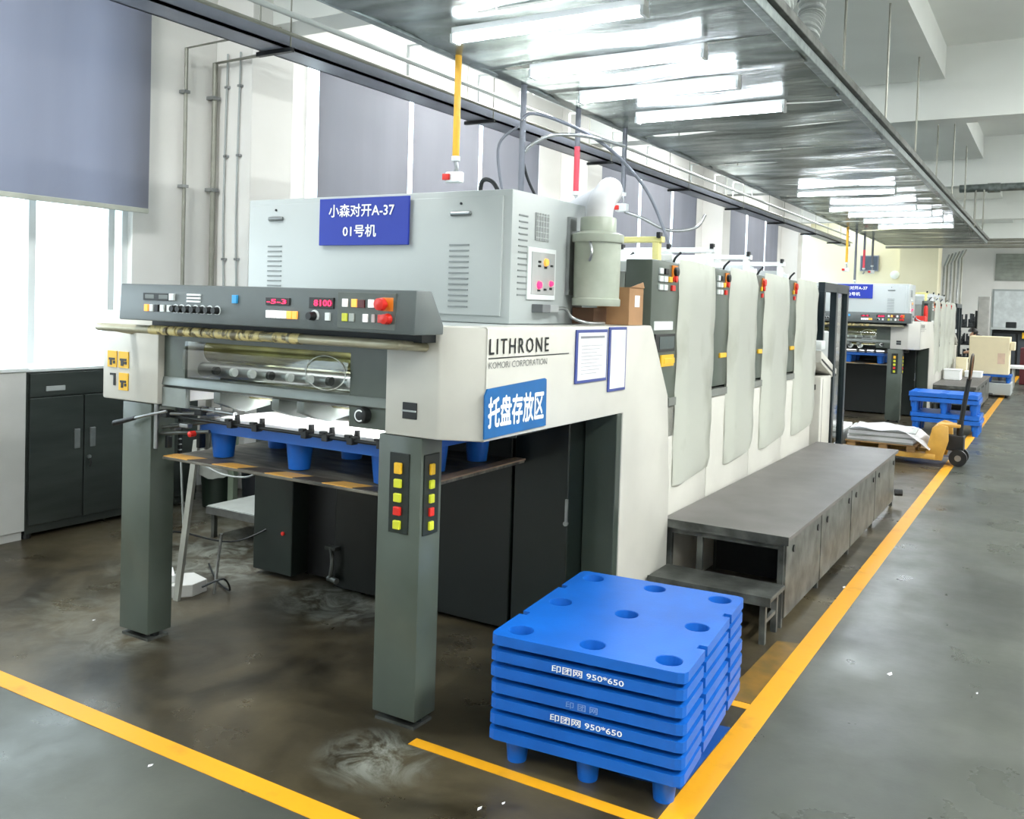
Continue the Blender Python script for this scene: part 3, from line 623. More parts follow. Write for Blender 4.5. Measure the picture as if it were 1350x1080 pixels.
        b = BM(); lathe(b, [(0.026, -1.903), (0.026, -1.885), (0.0, -1.88)], (0, Y(4.97), 1.91), 16, 'x'); obj('stop_button', b, DARK if k < 2 else RED, stp, 50)
        for y_, z, m in ((4.76, 1.905, BUTW), (4.84, 1.905, BLACK), (4.76, 1.862, BUTW), (4.83, 1.862, BUTW), (4.90, 1.862, YEL), (4.97, 1.868, RED), (4.76, 1.815, BUTW), (4.83, 1.815, BUTW), (4.95, 1.815, RED)):
            if k < 2 or y_ > 4.88: ub(Y(y_), z, 0.05*sc, m)
        b = BM(); lathe(b, [(0.02, -1.9), (0.02, -1.89), (0.0, -1.886)], (0, Y(4.97), 1.868), 14, 'x'); obj('stop_button', b, RED, U, 50)
        ub(Y(4.92), 1.40, 0.16*sc, YEL, 'warning_label')
        if k == 0:
            obj('name_plate', box(BM(), -1.911, -1.905, 4.69, 4.97, 1.575, 1.625, 0.003), BUTW, U)
            sc_ = obj('screen', box(BM(), -1.911, -1.90, 4.70, 5.0, 1.455, 1.555, 0.003), BLACK, U)
            obj('screen_glass', box(BM(), -1.901, -1.898, 4.76, 4.98, 1.47, 1.54), mat('screen_teal', '1f3a3c', 0.15), sc_)
            obj('warning_label', box(BM(), -1.911, -1.901, 4.80, 4.99, 1.37, 1.435), YEL, U)
        # ink rail bars on top
        yc = (w0+w1)/2
        b = BM(); box(b, -2.95, -2.02, w0+0.0, w0+0.05, 2.085+0.0, 2.12, 0.004); o1 = obj('top_rail', b, BARY if k == 0 else WHITE, U)
        b = BM(); box(b, -2.9, -2.05, w0+0.25, w0+0.29, 1.99, 2.03, 0.004); obj('top_rail', b, WHITE, U)
        b = BM(); prism(b, [(w0+0.1, 1.9), (w0+0.12, 1.98), (w0+0.3, 2.06), (w0+0.45, 2.05), (w0+0.5, 1.9)], 'x', -2.9, -2.12, 0.01); obj('ink_fountain', b, LGREY, U, 30)
        for x in (-2.06, -2.9):
            b = BM(); box(b, x-0.02, x+0.02, w0+0.0, w0+0.05, 1.9, 2.085, 0.003); obj('rail_post', b, (BARY if x > -2.5 else WHITE) if k == 0 else WHITE, U)
        for x in (-2.7, -2.35, -2.04):
            b = BM(); box(b, x-0.012, x+0.012, w0-0.012, w0+0.03, 2.11, 2.145, 0.003); obj('rail_clip', b, BLACK, U)
            b = BM(); tube(b, [(x, w0+0.25, 1.95), (x+0.02, w0+0.22, 2.0), (x+0.05, w0+0.24, 2.04)], 0.008, 6); obj('clip_lever', b, DARK, U)
    # ---------------- feeder
    F = thing('press_feeder', f'feeder end of the {which} press beyond its fourth printing unit', 'press', (-3.0, 9.6, 0)); out.append(F)
    obj('feeder_body', box(BM(), -3.9, -2.12, 8.52, 9.6, 0, 1.25, 0.02), CREAM, F, 30)
    obj('feeder_head', box(BM(), -3.8, -2.2, 9.62, 10.6, 0.9, 1.5, 0.03), LGREY, F, 30)
    obj('pile_frame', box(BM(), -3.8, -2.2, 9.62, 10.7, 0, 0.5, 0.02), GREEN, F, 30)
    for x in (-3.75, -2.3): obj('feeder_post', box(BM(), x, x+0.08, 10.5, 10.6, 0.5, 0.9), GREEN, F)
    # ---------------- working platform
    P = thing('work_platform', f'low dark steel working platform along the side of the {which} press', 'platform', (-1.55, 6.8, 0)); out.append(P)
    obj('deck', box(BM(), -1.90, -1.185, 4.90, 8.74, 0.475, 0.50, 0.003), DECK, P)
    obj('deck_rim', box(BM(), -1.90, -1.185, 4.893, 4.90, 0.455, 0.502), WSTEEL, P)
    ys = [4.93, 5.78, 6.73, 7.70, 8.70]
    for i in range(4):
        pn = obj('side_panel', box(BM(), -1.22, -1.205, ys[i]+0.012, ys[i+1]-0.012, 0.05, 0.472, 0.003), WSTEEL, P)
        for yy in (ys[i]+0.16, ys[i+1]-0.1):
            b = BM(); cone(b, (-1.206, yy, 0.40), (-1.198, yy, 0.40), 0.02, n=12); obj('finger_hole', b, BLACK, pn)
    for yy in ys:
        b = BM(); box(b, -1.245, -1.215, yy-0.01, yy+0.02, 0, 0.474); obj('frame_post', b, WSTEEL, P)
        b = BM(); box(b, -1.88, -1.85, yy-0.0, yy+0.03, 0, 0.474); obj('frame_post', b, WSTEEL, P)
    b = BM(); box(b, -1.70, -1.67, 4.93, 4.96, 0, 0.474); obj('frame_post', b, WSTEEL, P)
    obj('frame_rail', box(BM(), -1.88, -1.22, 4.93, 4.96, 0.42, 0.474), WSTEEL, P)
    obj('back_panel', box(BM(), -1.85, -1.24, 5.75, 5.77, 0.02, 0.47), DARK, P)
    b = BM(); cone(b, (-1.20, 8.72, .12), (-1.14, 8.74, .12), .03, n=10); obj('castor', b, BLACK, P)
    T = thing('step_stool', f'low steel step standing in front of the working platform of the {which} press', 'step', (-1.55, 4.75, 0)); out.append(T)
    obj('tread', box(BM(), -1.855, -1.19, 4.60, 4.88, 0.225, 0.25, 0.004), WSTEEL, T)
    obj('tread_rim', box(BM(), -1.855, -1.19, 4.594, 4.60, 0.205, 0.252), WSTEEL, T)
    for x in (-1.80, -1.25):
        for yy in (4.62, 4.84): obj('leg', box(BM(), x, x+0.03, yy, yy+0.03, 0, 0.224), WSTEEL, T)
    obj('brace', box(BM(), -1.245, -1.225, 4.65, 4.84, 0.10, 0.12), WSTEEL, T)
    # ---------------- desk and gate
    K = thing('control_desk', f'narrow cream control lectern with a sloping top at the feeder of the {which} press', 'control desk', (-1.75, 9.0, 0)); out.append(K)
    obj('pedestal', box(BM(), -2.10, -1.885, 8.76, 9.20, 0, 1.10, 0.01), CREAM, K, 30)
    b = BM(); prism(b, [(8.70, 1.24), (8.70, 1.35), (9.40, 1.15), (9.40, 1.10), (9.25, 1.06), (9.18, 1.10), (8.76, 1.22)], 'x', -2.11, -1.878, 0.006); tp = obj('desk_top', b, CREAM, K, 30)
    b = BM(); prism(b, [(8.72, 1.275), (9.36, 1.10), (9.36, 1.085), (8.72, 1.26)], 'x', -1.879, -1.872); obj('seam', b, DARK, tp)
    for yy in (9.02, 9.2):
        z = 1.35-(yy-8.70)*0.286; b = BM(); cone(b, (-1.92, yy, z-0.005), (-1.92, yy+0.004, z+0.016), 0.022, n=10); obj('knob', b, DARK if yy < 9.1 else RED, tp)
    obj('top_box', box(BM(), -2.08, -1.87, 8.66, 8.82, 1.36, 1.44, 0.01), BUTW, K, 30)
    obj('door_gap', box(BM(), -1.886, -1.883, 8.84, 8.845, 0.02, 1.08), DARK, K)
    obj('pedestal_knob', box(BM(), -1.96, -1.93, 8.745, 8.761, 0.98, 1.03), BLACK, K)
    G = thing('safety_frame', f'tall black steel safety frame at the feeder of the {which} press', 'frame', (-1.9, 9.3, 0)); out.append(G)
    for yy, wd in ((8.70, 0.045), (9.22, 0.08), (9.74, 0.08)): obj('upright', box(BM(), -1.93, -1.87, yy, yy+wd, 0 if wd > .05 else 1.445, 1.96 if wd > .05 else 1.90, 0.003), mat('frame_black', '1c2a30', 0.35, metal=0.2), G)
    obj('top_bar', box(BM(), -1.93, -1.87, 8.70, 9.82, 1.90, 1.985, 0.003), mat('frame_black', '1c2a30', 0.35), G)
    obj('clear_sheet', box(BM(), -1.902, -1.898, 9.3, 9.74, 0.4, 1.9), PLEXI, G)
    for o in out:
        o.location.y += dy
    return out

p1 = press(0, 'near')
DY = 12.6
for o in p1:
    dup(o, (0, DY, 0), o['label'].replace('near', 'far'), o.get('group', '').replace('near', 'far') or None)

# ================================================================== hoses over the presses
def hose(x, y, z0, z1, m, label, valve=None, r=0.022, ztop=3.29):
    t = thing('drop_hose', label, 'hose', (x, y, ztop))
    b = BM(); cone(b, (x, y, z1), (x, y, ztop), r, n=14); obj('upper_tube', b, HOSEG if m is HOSER else m, t, 50)
    b = BM(); cone(b, (x, y, z0), (x, y, z1-0.001), r*1.05, n=14); obj('lower_tube', b, m, t, 50)
    b = BM(); cone(b, (x, y, z0-0.03), (x, y, z0), r*1.3, n=12); obj('collar', b, BUTW, t, 50)
    b = BM(); tube(b, [(x, y, z0-0.03), (x+0.01, y, z0-0.08), (x-0.01, y, z0-0.12)], r*0.6, 8); v = obj('valve', b, STEEL, t, 50)
    if valve:
        obj('valve_body', box(BM(), x-0.06, x+0.05, y-0.03, y+0.03, z0-0.17, z0-0.10, 0.008), BUTW, v)
        obj('valve_handle', box(BM(), x-0.07, x-0.02, y-0.05, y-0.03, z0-0.155, z0-0.115, 0.004), RED, v)
    return t
H = [hose(-3.4, 4.89, 2.64, 2.9, HOSEY, 'yellow air hose dropping from the canopy with a red valve', True),
     hose(-3.4, 5.73, 2.35, 2.9, HOSEG, 'grey air hose dropping behind the top of the control cabinet', False),
     hose(-3.4, 6.6, 2.62, 2.98, HOSER, 'air hose dropping from the canopy with a bright red lower half', False),
     hose(-3.4, 7.52, 2.72, 2.9, HOSEG, 'grey air hose with a small red tap above the printing units', True)]
for o, l in zip(H, ('air hose with a red valve over the far press, nearest one', 'second air hose dropping over the far press', 'red-ended air hose over the far press', 'last air hose over the far press')):
    dup(o, (0, 12.6, 0), l)
for pts, r, l, m in (([(-3.4, 5.70, 3.02), (-3.33, 5.76, 3.08), (-3.1, 5.95, 3.0), (-2.9, 6.2, 2.85), (-2.75, 6.5, 2.6), (-2.65, 6.65, 2.3), (-2.6, 6.7, 2.1)], 0.013, 'long dark cable looping from the grey hose down to the first printing unit', HOSEG),
                     ([(-3.42, 5.7, 2.98), (-3.55, 5.65, 2.85), (-3.52, 5.65, 2.55), (-3.45, 5.68, 2.25)], 0.011, 'thin grey cable hanging left of the grey hose', HOSEG),
                     ([(-3.40, 5.735, 2.78), (-3.34, 5.77, 2.86), (-3.2, 5.85, 2.93), (-3.0, 6.0, 2.93), (-2.85, 6.3, 2.9)], 0.013, 'pale cable arching right from the grey hose', STEEL),
                     ([(-3.40, 5.735, 2.76), (-3.37, 5.78, 2.6), (-3.3, 5.85, 2.42), (-3.2, 5.9, 2.2)], 0.011, 'dark cable curling down right of the grey hose', DARK),
                     ([(-3.38, 7.52, 2.55), (-3.25, 7.6, 2.5), (-3.05, 7.75, 2.4), (-2.85, 7.9, 2.43), (-2.78, 7.95, 2.55)], 0.014, 'steel flexible hose sagging right of the small red tap', STEEL),
                     ([(-2.62, 4.0, 2.215), (-2.61, 4.0, 2.33), (-2.54, 4.0, 2.32), (-2.48, 4.0, 2.217)], 0.012, 'short black cable loop on top of the control cabinet', DARK)):
    b = BM(); tube(b, pts, r, 8); tag(obj('hanging_cable', b, m, smooth=60), l, 'cable', 'cables hanging over the near press')

# exhaust canister, hose, carton
t = thing('canister', 'pale grey-green metal canister hung behind the control cabinet', 'canister', (-2.02, 4.12, 1.70))
b = BM(); lathe(b, [(0.118, 1.70), (0.122, 1.705), (0.122, 1.735), (0.115, 1.74), (0.117, 2.02)], (-2.0, 4.14, 0), 32); obj('drum', b, CANI, t, 40)
b = BM(); lathe(b, [(0.128, 2.015), (0.13, 2.02), (0.13, 2.055), (0.09, 2.07), (0.09, 2.135), (0.086, 2.14)], (-2.0, 4.14, 0), 32); obj('lid', b, CANI, t, 40)
b = BM(); box(b, -2.129, -2.11, 4.05, 4.12, 1.75, 2.14); box(b, -2.11, -2.07, 4.08, 4.10, 2.04, 2.07); obj('bracket', b, STEEL, t)
b = BM(); tube(b, [(-1.99, 4.03, 2.02), (-1.97, 4.015, 1.96), (-1.985, 4.02, 1.92)], 0.008, 6); obj('latch', b, STEEL, t, 50)
b = BM(); tube(b, [(-2.0, 4.14, 2.13), (-2.0, 4.17, 2.22), (-2.03, 4.32, 2.30), (-2.2, 4.6, 2.30), (-2.6, 4.8, 2.2)], 0.068, 18); obj('white_hose', b, mat('hose_white', 'd6d6d8', 0.5), t, 60)
t = thing('cardboard_carton', 'small open cardboard carton on the press behind the canister', 'box', (-1.97, 4.4, 1.606))
b = BM(); box(b, -2.06, -1.88, 4.28, 4.46, 1.607, 1.80); obj('carton_body', b, CARD, t)
b = BM(); prism(b, [(4.28, 1.80), (4.46, 1.80), (4.44, 1.83)], 'x', -1.878, -1.874); obj('flap', b, CARD, t)
obj('printed_mark', box(BM(), -1.8795, -1.878, 4.35, 4.41, 1.70, 1.76), WHITE, t)
b = BM(); box(b, -2.12, -2.0, 4.12, 4.27, 1.607, 1.69); tag(obj('cardboard_tray', b, mat('dark_card', '6a4c38', 0.7)), 'dark brown cardboard tray under the canister', 'box')

# ================================================================== signs and notices
def sign2(y, z1text, l, dy=0):
    t = thing('blue_sign', l, 'sign', (-2.97, 3.50+dy, 1.97))
    obj('board', box(BM(), -3.26, -2.69, 3.488+dy, 3.500+dy, 1.965, 2.20, 0.002), NAVY, t)
    obj('lettering', text_bm('小森对开A-37', 0.42, 0.065, 'f', (-3.195, 3.4865+dy, 2.105), 0.018), WHITE, t)
    obj('lettering', text_bm(z1text, 0.215, 0.062, 'f', (-3.10, 3.4865+dy, 2.005), 0.018), WHITE, t)
sign2(0, '01号机', 'large blue sign with white characters on the near grey cabinet')
sign2(0, '02号机', 'blue sign with white characters on the far white cabinet', DY)
t = thing('area_sign', 'blue adhesive sign with five white characters on the cream side of the press', 'sign', (-1.86, 3.15, 1.25))
b = BM(); prism(b, [(2.915, 1.178), (3.40, 1.185), (3.395, 1.382), (3.38, 1.388), (2.93, 1.37), (2.912, 1.345)], 'x', -1.864, -1.858); obj('sheet', b, CYANB, t)
obj('lettering', text_bm('托盘存放区', 0.44, 0.125, 's', (-1.8575, 2.935, 1.215), 0.028), WHITE, t)
for k, (y0, y1, z0, z1, l) in enumerate(((3.66, 3.99, 1.345, 1.59, 'blue framed notice with printed lines on the cream side of the press'), (4.01, 4.215, 1.285, 1.60, 'narrow blue framed blank sheet beside the printed notice'))):
    t = thing('framed_notice', l, 'notice', (-1.86, (y0+y1)/2, z0))
    obj('border', box(BM(), -1.864, -1.857, y0, y1, z0, z1, 0.002), mat('notice_blue', '3b4a92', 0.4), t)
    obj('sheet', box(BM(), -1.858, -1.8555, y0+0.018, y1-0.014, z0+0.014, z1-0.014), mat('sheet_white', 'e2e2e6', 0.3), t)
    if k == 0:
        b = BM(); box(b, -1.8556, -1.8545, y0+0.04, y1-0.04, z1-0.04, z1-0.03); 
        for i in range(9): box(b, -1.8556, -1.8548, y0+0.05, y1-0.06-0.03*(i % 3), z1-0.075-i*0.016, z1-0.0735-i*0.016)
        obj('printed_lines', b, mat('line_grey', '8b8d95', 0.5), t)

# ================================================================== pallets
def circle(cx, cy, r, n=16, sy=1.0): return [(cx+r*math.cos(2*math.pi*i/n), cy+sy*r*math.sin(2*math.pi*i/n)) for i in range(n)]
def plate_holes(outline, holes, z0, z1):
    b = BM()
    for z in (z0, z1):
        es = []
        for loop in [outline]+holes:
            vs = [b.verts.new((p[0], p[1], z)) for p in loop]
            es += [b.edges.new((vs[i], vs[(i+1) % len(vs)])) for i in range(len(vs))]
        bmesh.ops.triangle_fill(b, edges=es, use_beauty=True)
    b.verts.ensure_lookup_table()
    n = sum(len(l) for l in [outline]+holes); o = 0
    for loop in [outline]+holes:
        k = len(loop)
        for i in range(k):
            a, c = o+i, o+(i+1) % k
            b.faces.new((b.verts[a], b.verts[c], b.verts[n+c], b.verts[n+a]))
        o += k
    bmesh.ops.recalc_face_normals(b, faces=b.faces[:])
    return b
def pallet(W_, D_, legh, label, group, deck=0.042, r=0.05, notch=True):
    """plastic nine-leg nesting pallet about its own centre; top at z = legh+deck"""
    t = thing('plastic_pallet', label, 'pallet', (0, 0, 0), group)
    w2, d2, c = W_/2, D_/2, 0.03
    out = [(-w2+c, -d2), (w2-c, -d2), (w2-0.008, -d2+0.008), (w2, -d2+c)]
    if notch:
        for yy in (-d2*0.42, d2*0.42): out += [(w2, yy-0.018), (w2-0.03, yy-0.018), (w2-0.03, yy+0.018), (w2, yy+0.018)]
    out += [(w2, d2-c), (w2-0.008, d2-0.008), (w2-c, d2), (-w2+c, d2), (-w2+0.008, d2-0.008), (-w2, d2-c)]
    if notch:
        for yy in (d2*0.42, -d2*0.42): out += [(-w2, yy+0.018), (-w2+0.03, yy+0.018), (-w2+0.03, yy-0.018), (-w2, yy-0.018)]
    out += [(-w2, -d2+c), (-w2+0.008, -d2+0.008)]
    H_ = [(x*(w2-0.085), y*(d2-0.09)) for x in (-1, 0, 1) for y in (-1, 0, 1)]
    z1 = legh+deck
    dk = obj('deck', plate_holes(out, [circle(x, y, r, 18) for x, y in H_], z1-0.012, z1), BLUE, t)
    sk = BM(); oi = [(p[0]*(1-0.012/w2), p[1]*(1-0.012/d2)) for p in out]
    n = len(out); V = [[sk.verts.new((p[0], p[1], z)) for p in q] for q, z in ((out, z1-0.012), (out, z1-deck), (oi, z1-deck), (oi, z1-0.012))]
    for A, B in ((0, 1), (1, 2), (2, 3)):
        for i in range(n): sk.faces.new((V[A][i], V[A][(i+1) % n], V[B][(i+1) % n], V[B][i]))
    obj('skirt', sk, BLUE, t)
    leg0 = None
    for x, y in H_:
        b = BM(); lathe(b, [(r*0.72, 0.0), (r*0.97, z1-0.012), (r, z1-0.001), (r*0.95, z1-0.001), (r*0.68, 0.008), (0.0, 0.008)], (0, 0, 0), 18)
        if leg0 is None: leg0 = obj('leg', b, BLUE, t, 40); leg0.location = (x, y, 0)
        else:
            b.free(); q = leg0.copy(); COL.objects.link(q); q.location = (x, y, 0)
    return t
def place(t, x, y, z, rz=0.0): t.location = (x, y, z); t.rotation_euler[2] = rz; return t
SX, SY, SR = -1.42, 3.31, math.radians(5.0)
ordp = ('bottom pallet of the near blue stack, its round feet on the floor', 'second pallet from the bottom of the near blue stack', 'third pallet from the bottom of the near blue stack, with clear white print', 'fourth pallet from the bottom of the near blue stack, print faded', 'fifth pallet from the bottom of the near blue stack, unmarked', 'second pallet from the top of the near blue stack, with clear white print', 'topmost pallet of the near blue stack, nine round holes showing')
p0 = pallet(0.735, 0.93, 0.098, ordp[0], 'stacked blue pallets by the press', deck=0.037)
place(p0, SX, SY, 0.0, SR)
stackp = [p0]
for k in range(1, 7):
    q = dup(p0, (0, 0, 0.0585*k), ordp[k]); q.location.x += random.uniform(-.004, .004); stackp.append(q)
def stext(t, s, x0, wd, h, z, m):
    b = text_bm(s, wd, h, 'f', (x0, -0.4665, z), 0.01, 0.0); me = bpy.data.meshes.new('lettering'); b.to_mesh(me); b.free(); me.materials.append(m)
    o = bpy.data.objects.new('lettering', me); COL.objects.link(o); o.parent = t
stext(stackp[5], '印团网 950*650', -0.115, 0.27, 0.026, 0.104, WHITE)
stext(stackp[2], '印团网 950*650', -0.12, 0.27, 0.026, 0.104, WHITE)
stext(stackp[3], '印 团 网', -0.06, 0.12, 0.024, 0.105, mat('faded_print', '7ea0dc', 0.6))
# pallet on the delivery board of each press, with printed sheets
pm = pallet(1.17, 0.90, 0.125, 'blue plastic pallet on the delivery board of the near press, under white sheets', 'pallets in the deliveries', deck=0.045, r=0.068, notch=False)
place(pm, -2.955, 3.43, 0.915)
def sheets(x0, x1, y0, y1, z, n, label, grp=None):
    t = thing('paper_pile', label, 'paper', ((x0+x1)/2, (y0+y1)/2, z), grp)
    for i in range(n):
        dx, dy = random.uniform(-.006, .006), random.uniform(-.006, .006)
        obj('sheet_ream', box(BM(), x0+dx, x1+dx, y0+dy, y1+dy, z+i*0.0085, z+i*0.0085+0.008), PAPER, t)
    return t
sheets(-3.42, -2.40, 2.99, 3.82, 1.086, 3, 'white printed sheets lying on the blue pallet inside the near press')
pf = dup(pm, (0, DY, 0), 'blue plastic pallet on the delivery board of the far press')
sheets(-3.42, -2.40, 2.99+DY, 3.82+DY, 1.086, 3, 'crumpled white sheets on the blue pallet inside the far press')
# blue stacks by the far press
far_l = ('bottom pallet of the far blue stack beside the yellow truck', 'second pallet from the bottom of the far blue stack', 'third pallet of the far blue stack, its feet showing', 'top pallet of the far blue stack')
for k, z in enumerate((0.0, 0.072, 0.295, 0.367)):
    q = dup(pm, (0, 0, 0), far_l[k], 'blue pallets beyond the pallet truck'); q.location = (-1.36-0.015*k, 14.85, z); q.scale = (0.78, 0.85, 1.3)
b = BM()

# ================================================================== floor marks
def mark(name, pts, m, label, z=0.002, cat='floor line', grp=None):
    b = BM(); prism(b, pts, 'z', 0.0003, z); return tag(obj(name, b, m), label, cat, grp)
mark('floor_line', [(-7.0, 2.19), (-0.97, 2.19), (-0.97, 2.28), (-7.0, 2.28)], FLOORYEL, 'wide yellow line crossing the floor in front of the press', grp='yellow floor lines')
mark('floor_line', [(-1.075, 2.281), (-0.975, 2.281), (-0.95, 33), (-1.05, 33)], FLOORYEL, 'long yellow line along the gangway beside the platform and pallets', grp='yellow floor lines')
mark('floor_line', [(-2.07, 2.77), (-1.077, 2.77), (-1.077, 2.825), (-2.07, 2.825)], FLOORYEL, 'thin yellow line from the post foot in front of the pallet stack', grp='yellow floor lines')
mark('floor_line', [(-1.35, 3.83), (-1.072, 3.83), (-1.072, 3.885), (-1.35, 3.885)], FLOORYEL, 'short yellow line just behind the pallet stack', grp='yellow floor lines')
mark('floor_patch', [(-1.20, 3.89), (-1.073, 3.89), (-1.073, 4.75), (-1.18, 4.72)], BROWNT, 'worn brown tape patch on the floor between step and yellow line', cat='tape')
t = thing('floor_sticker', 'blue floor sticker with pale characters beside the pallet stack', 'sticker', (-1.1, 3.3, 0))
b = BM(); prism(b, [(-1.30, 3.02), (-1.078, 3.05), (-1.078, 3.62), (-1.25, 3.60)], 'z', 0.0003, 0.002); obj('sheet', b, mat('sticker_blue', '1b4a92', 0.3), t)
b = text_bm('盘区', 0.10, 0.10, 'u', (0, 0, 0.0025), 0.02)
for v in b.verts: x, y = v.co.x, v.co.y; v.co.x, v.co.y = -1.11+0.0-y*0.45, 3.27+x*1.6
obj('lettering', b, mat('pale_print', '9fb6dc', 0.5), t)
b = BM(); pts = [(-2.0, 3.28, 0.03), (-1.9, 3.22, 0.005), (-1.75, 3.25, 0.012), (-1.72, 3.30, 0.01), (-1.88, 3.29, 0.012)]
vs = [b.verts.new(p) for p in pts]; b.faces.new(vs); bmesh.ops.solidify(b, geom=b.faces[:], thickness=0.002)
tag(obj('paper_scrap', b, PAPER), 'curled white paper scrap on the floor left of the pallet stack', 'paper')
for k, (x, y, l) in enumerate(((-0.62, 4.6, 'white scrap on the grey gangway right of the yellow line'), (-1.08, 5.9, 'small white scrap beside the working platform'), (-2.73, 2.12, 'tiny white scrap in front of the wide yellow line'), (-1.55, 2.62, 'tiny white scrap in front of the pallet stack'), (-4.2, 2.9, 'tiny white scrap by the left post'), (-0.25, 4.6, 'tiny scrap far right on the gangway'), (-1.6, 2.55, 'white crumb left of the yellow line corner'))):
    b = BM(); s = 0.006 if k > 1 else 0.013
    vs = [b.verts.new((x+s*math.cos(a)*random.uniform(.6, 1.3), y+2*s*math.sin(a)*random.uniform(.6, 1.3), 0.002+0.002*math.sin(a*2))) for a in (0, 1.2, 2.3, 3.4, 4.9)]
    b.faces.new(vs); bmesh.ops.solidify(b, geom=b.faces[:], thickness=0.001); tag(obj('paper_scrap', b, PAPER), l, 'paper', 'paper scraps on the floor')

# ================================================================== things left of the press
t = thing('steel_cupboard', 'dark steel cupboard with twin doors and drawers under the window', 'cupboard', (-6.2, 4.5, 0))
CM = mat('cupboard_steel', '4f5552', 0.3, metal=0.55, h2='424846', scale=1.5, stretch=(1, 1, 6))
obj('body', box(BM(), -6.40, -5.945, 3.575, 5.0, 0.03, 1.135, 0.004), CM, t)
obj('top_board', box(BM(), -6.42, -5.93, 3.565, 5.01, 1.136, 1.155, 0.003), BUTW, t)
for y0, y1 in ((3.59, 4.285), (4.295, 4.99)):
    d = obj('drawer', box(BM(), -5.945, -5.925, y0, y1, 0.965, 1.125, 0.003), CM, t)
    yc = 3.77 if y0 < 4 else 4.6
    obj('label_holder', box(BM(), -5.926, -5.918, yc-0.07, yc+0.07, 1.0, 1.035, 0.003), LGREY, d)
for y0, y1 in ((3.59, 3.985), (3.995, 4.285+0.105)):
    d = obj('door', box(BM(), -5.945, -5.925, y0, y1, 0.09, 0.955, 0.003), CM, t)
    yc = y1-0.05 if y0 < 3.9 else y0+0.06
    obj('door_handle', box(BM(), -5.926, -5.915, yc-0.022, yc+0.022, 0.58, 0.72, 0.004), STEEL, d)
obj('door', box(BM(), -5.945, -5.925, 4.40, 4.99, 0.09, 0.955, 0.003), CM, t)
b = BM(); cone(b, (-5.926, 4.03, 0.51), (-5.912, 4.03, 0.51), 0.014, n=12); obj('lock', b, STEEL, t)
b = BM(); tube(b, [(-5.912, 4.03, .5), (-5.905, 4.035, .47), (-5.91, 4.03, .44)], 0.006, 6); obj('key', b, BLACK, t)
for yy in (3.6, 4.95): b = BM(); cone(b, (-5.97, yy, 0), (-5.97, yy, 0.03), 0.03, n=10); obj('foot', b, BLACK, t)
t = thing('white_counter', 'white cabinet with a pale top at the left edge of the view', 'cabinet', (-6.2, 2.9, 0))
WC = mat('counter_white', 'c9c9c6', 0.45, var=0.03)
obj('body', box(BM(), -6.42, -5.93, 2.0, 3.565, 0.06, 1.14, 0.004), WC, t)
obj('plinth', box(BM(), -6.40, -5.95, 2.01, 3.555, 0, 0.059), WC, t)
obj('counter_top', box(BM(), -6.44, -5.91, 1.98, 3.572, 1.141, 1.165, 0.004), BUTW, t)
b = BM(); box(b, -5.929, -5.926, 2.78, 2.785, 0.08, 1.12); obj('door_gap', b, DARK, t)
# bins
for k, (x, y, r, h, m, l) in enumerate(((-5.75, 4.72+0.35, 0.15, 0.42, TRASHB, 'dark green bin with a white plastic bag behind the left post'), (-5.35, 5.15, 0.17, 0.45, mat('bin_black', '161a20', 0.4), 'black bin behind the leaning strut'))):
    t = thing('waste_bin', l, 'bin', (x, y, 0), 'bins behind the delivery')
    b = BM(); lathe(b, [(r*0.85, 0), (r, h), (r*0.96, h), (r*0.82, 0.02), (0, 0.02)], (x, y, 0), 24); obj('bin_body', b, m, t, 40)
    if k == 0:
        b = BM(); lathe(b, [(r*1.04, h-0.16), (r*1.07, h-0.02), (r*1.03, h+0.02), (r*0.9, h-0.02), (r*0.7, h-0.2)], (x, y, 0), 24)
        for v in b.verts: v.co.z += random.uniform(-.02, .02)
        bmesh.ops.delete(b, geom=[f for f in b.faces if len(f.verts) > 4], context='FACES'); obj('bin_bag', b, BAG, t, 60)
obj_ = tag(obj('metal_upright', box(BM(), -5.52, -5.46, 4.95, 5.0, 0, 0.62, 0.003), mat('upright_green', '8c9a88', 0.4)), 'pale green metal upright between the two bins', 'post')
# low platform behind
t = thing('low_platform', 'low grey steel platform on the far side of the press', 'platform', (-5.2, 4.6, 0))
obj('deck', box(BM(), -5.05, -4.35, 4.0+0.35, 7.4, 0.20, 0.225, 0.003), mat('checker_steel', 'b4b8b4', 0.4, metal=0.2, bump=0.2, bscale=60), t)
for x in (-5.03, -4.4):
    for yy in (4.37, 5.9, 7.3): obj('leg', box(BM(), x, x+0.03, yy, yy+0.03, 0, 0.199), WSTEEL, t)
obj('rail', box(BM(), -5.05, -4.35, 4.34, 4.349, 0.17, 0.22), STEEL, t)
# strut and power strip
t = thing('leaning_strut', 'slim grey metal strut leaning up to the delivery board', 'strut', (-4.1, 3.42, 0))
b = BM(); bx = [(-4.14, 3.34), (-4.10, 3.34), (-4.10, 3.36), (-4.14, 3.36)]
A = [b.verts.new((p[0], p[1], 0.001)) for p in bx]; B = [b.verts.new((p[0]+0.07, p[1]+0.06, 0.893)) for p in bx]
b.faces.new(A[::-1]); b.faces.new(B)
for i in range(4): b.faces.new((A[i], A[(i+1) % 4], B[(i+1) % 4], B[i]))
obj('angle_bar', b, mat('strut_grey', 'a3a49c', 0.4, metal=0.3), t)
b = BM(); cone(b, (-4.05, 3.55, 0.0), (-4.0, 3.55, 0.35), 0.008, n=6); obj('rod', b, STEEL, t)
t = thing('power_strip', 'white power strip lying on a white block behind the left post', 'power strip', (-4.2, 3.45, 0))
b = BM(); prism(b, [(-4.45, 3.38), (-4.24, 3.27), (-4.10, 3.44), (-4.12, 3.56), (-4.28, 3.60)], 'z', 0, 0.07, 0.004); obj('block', b, WC, t)
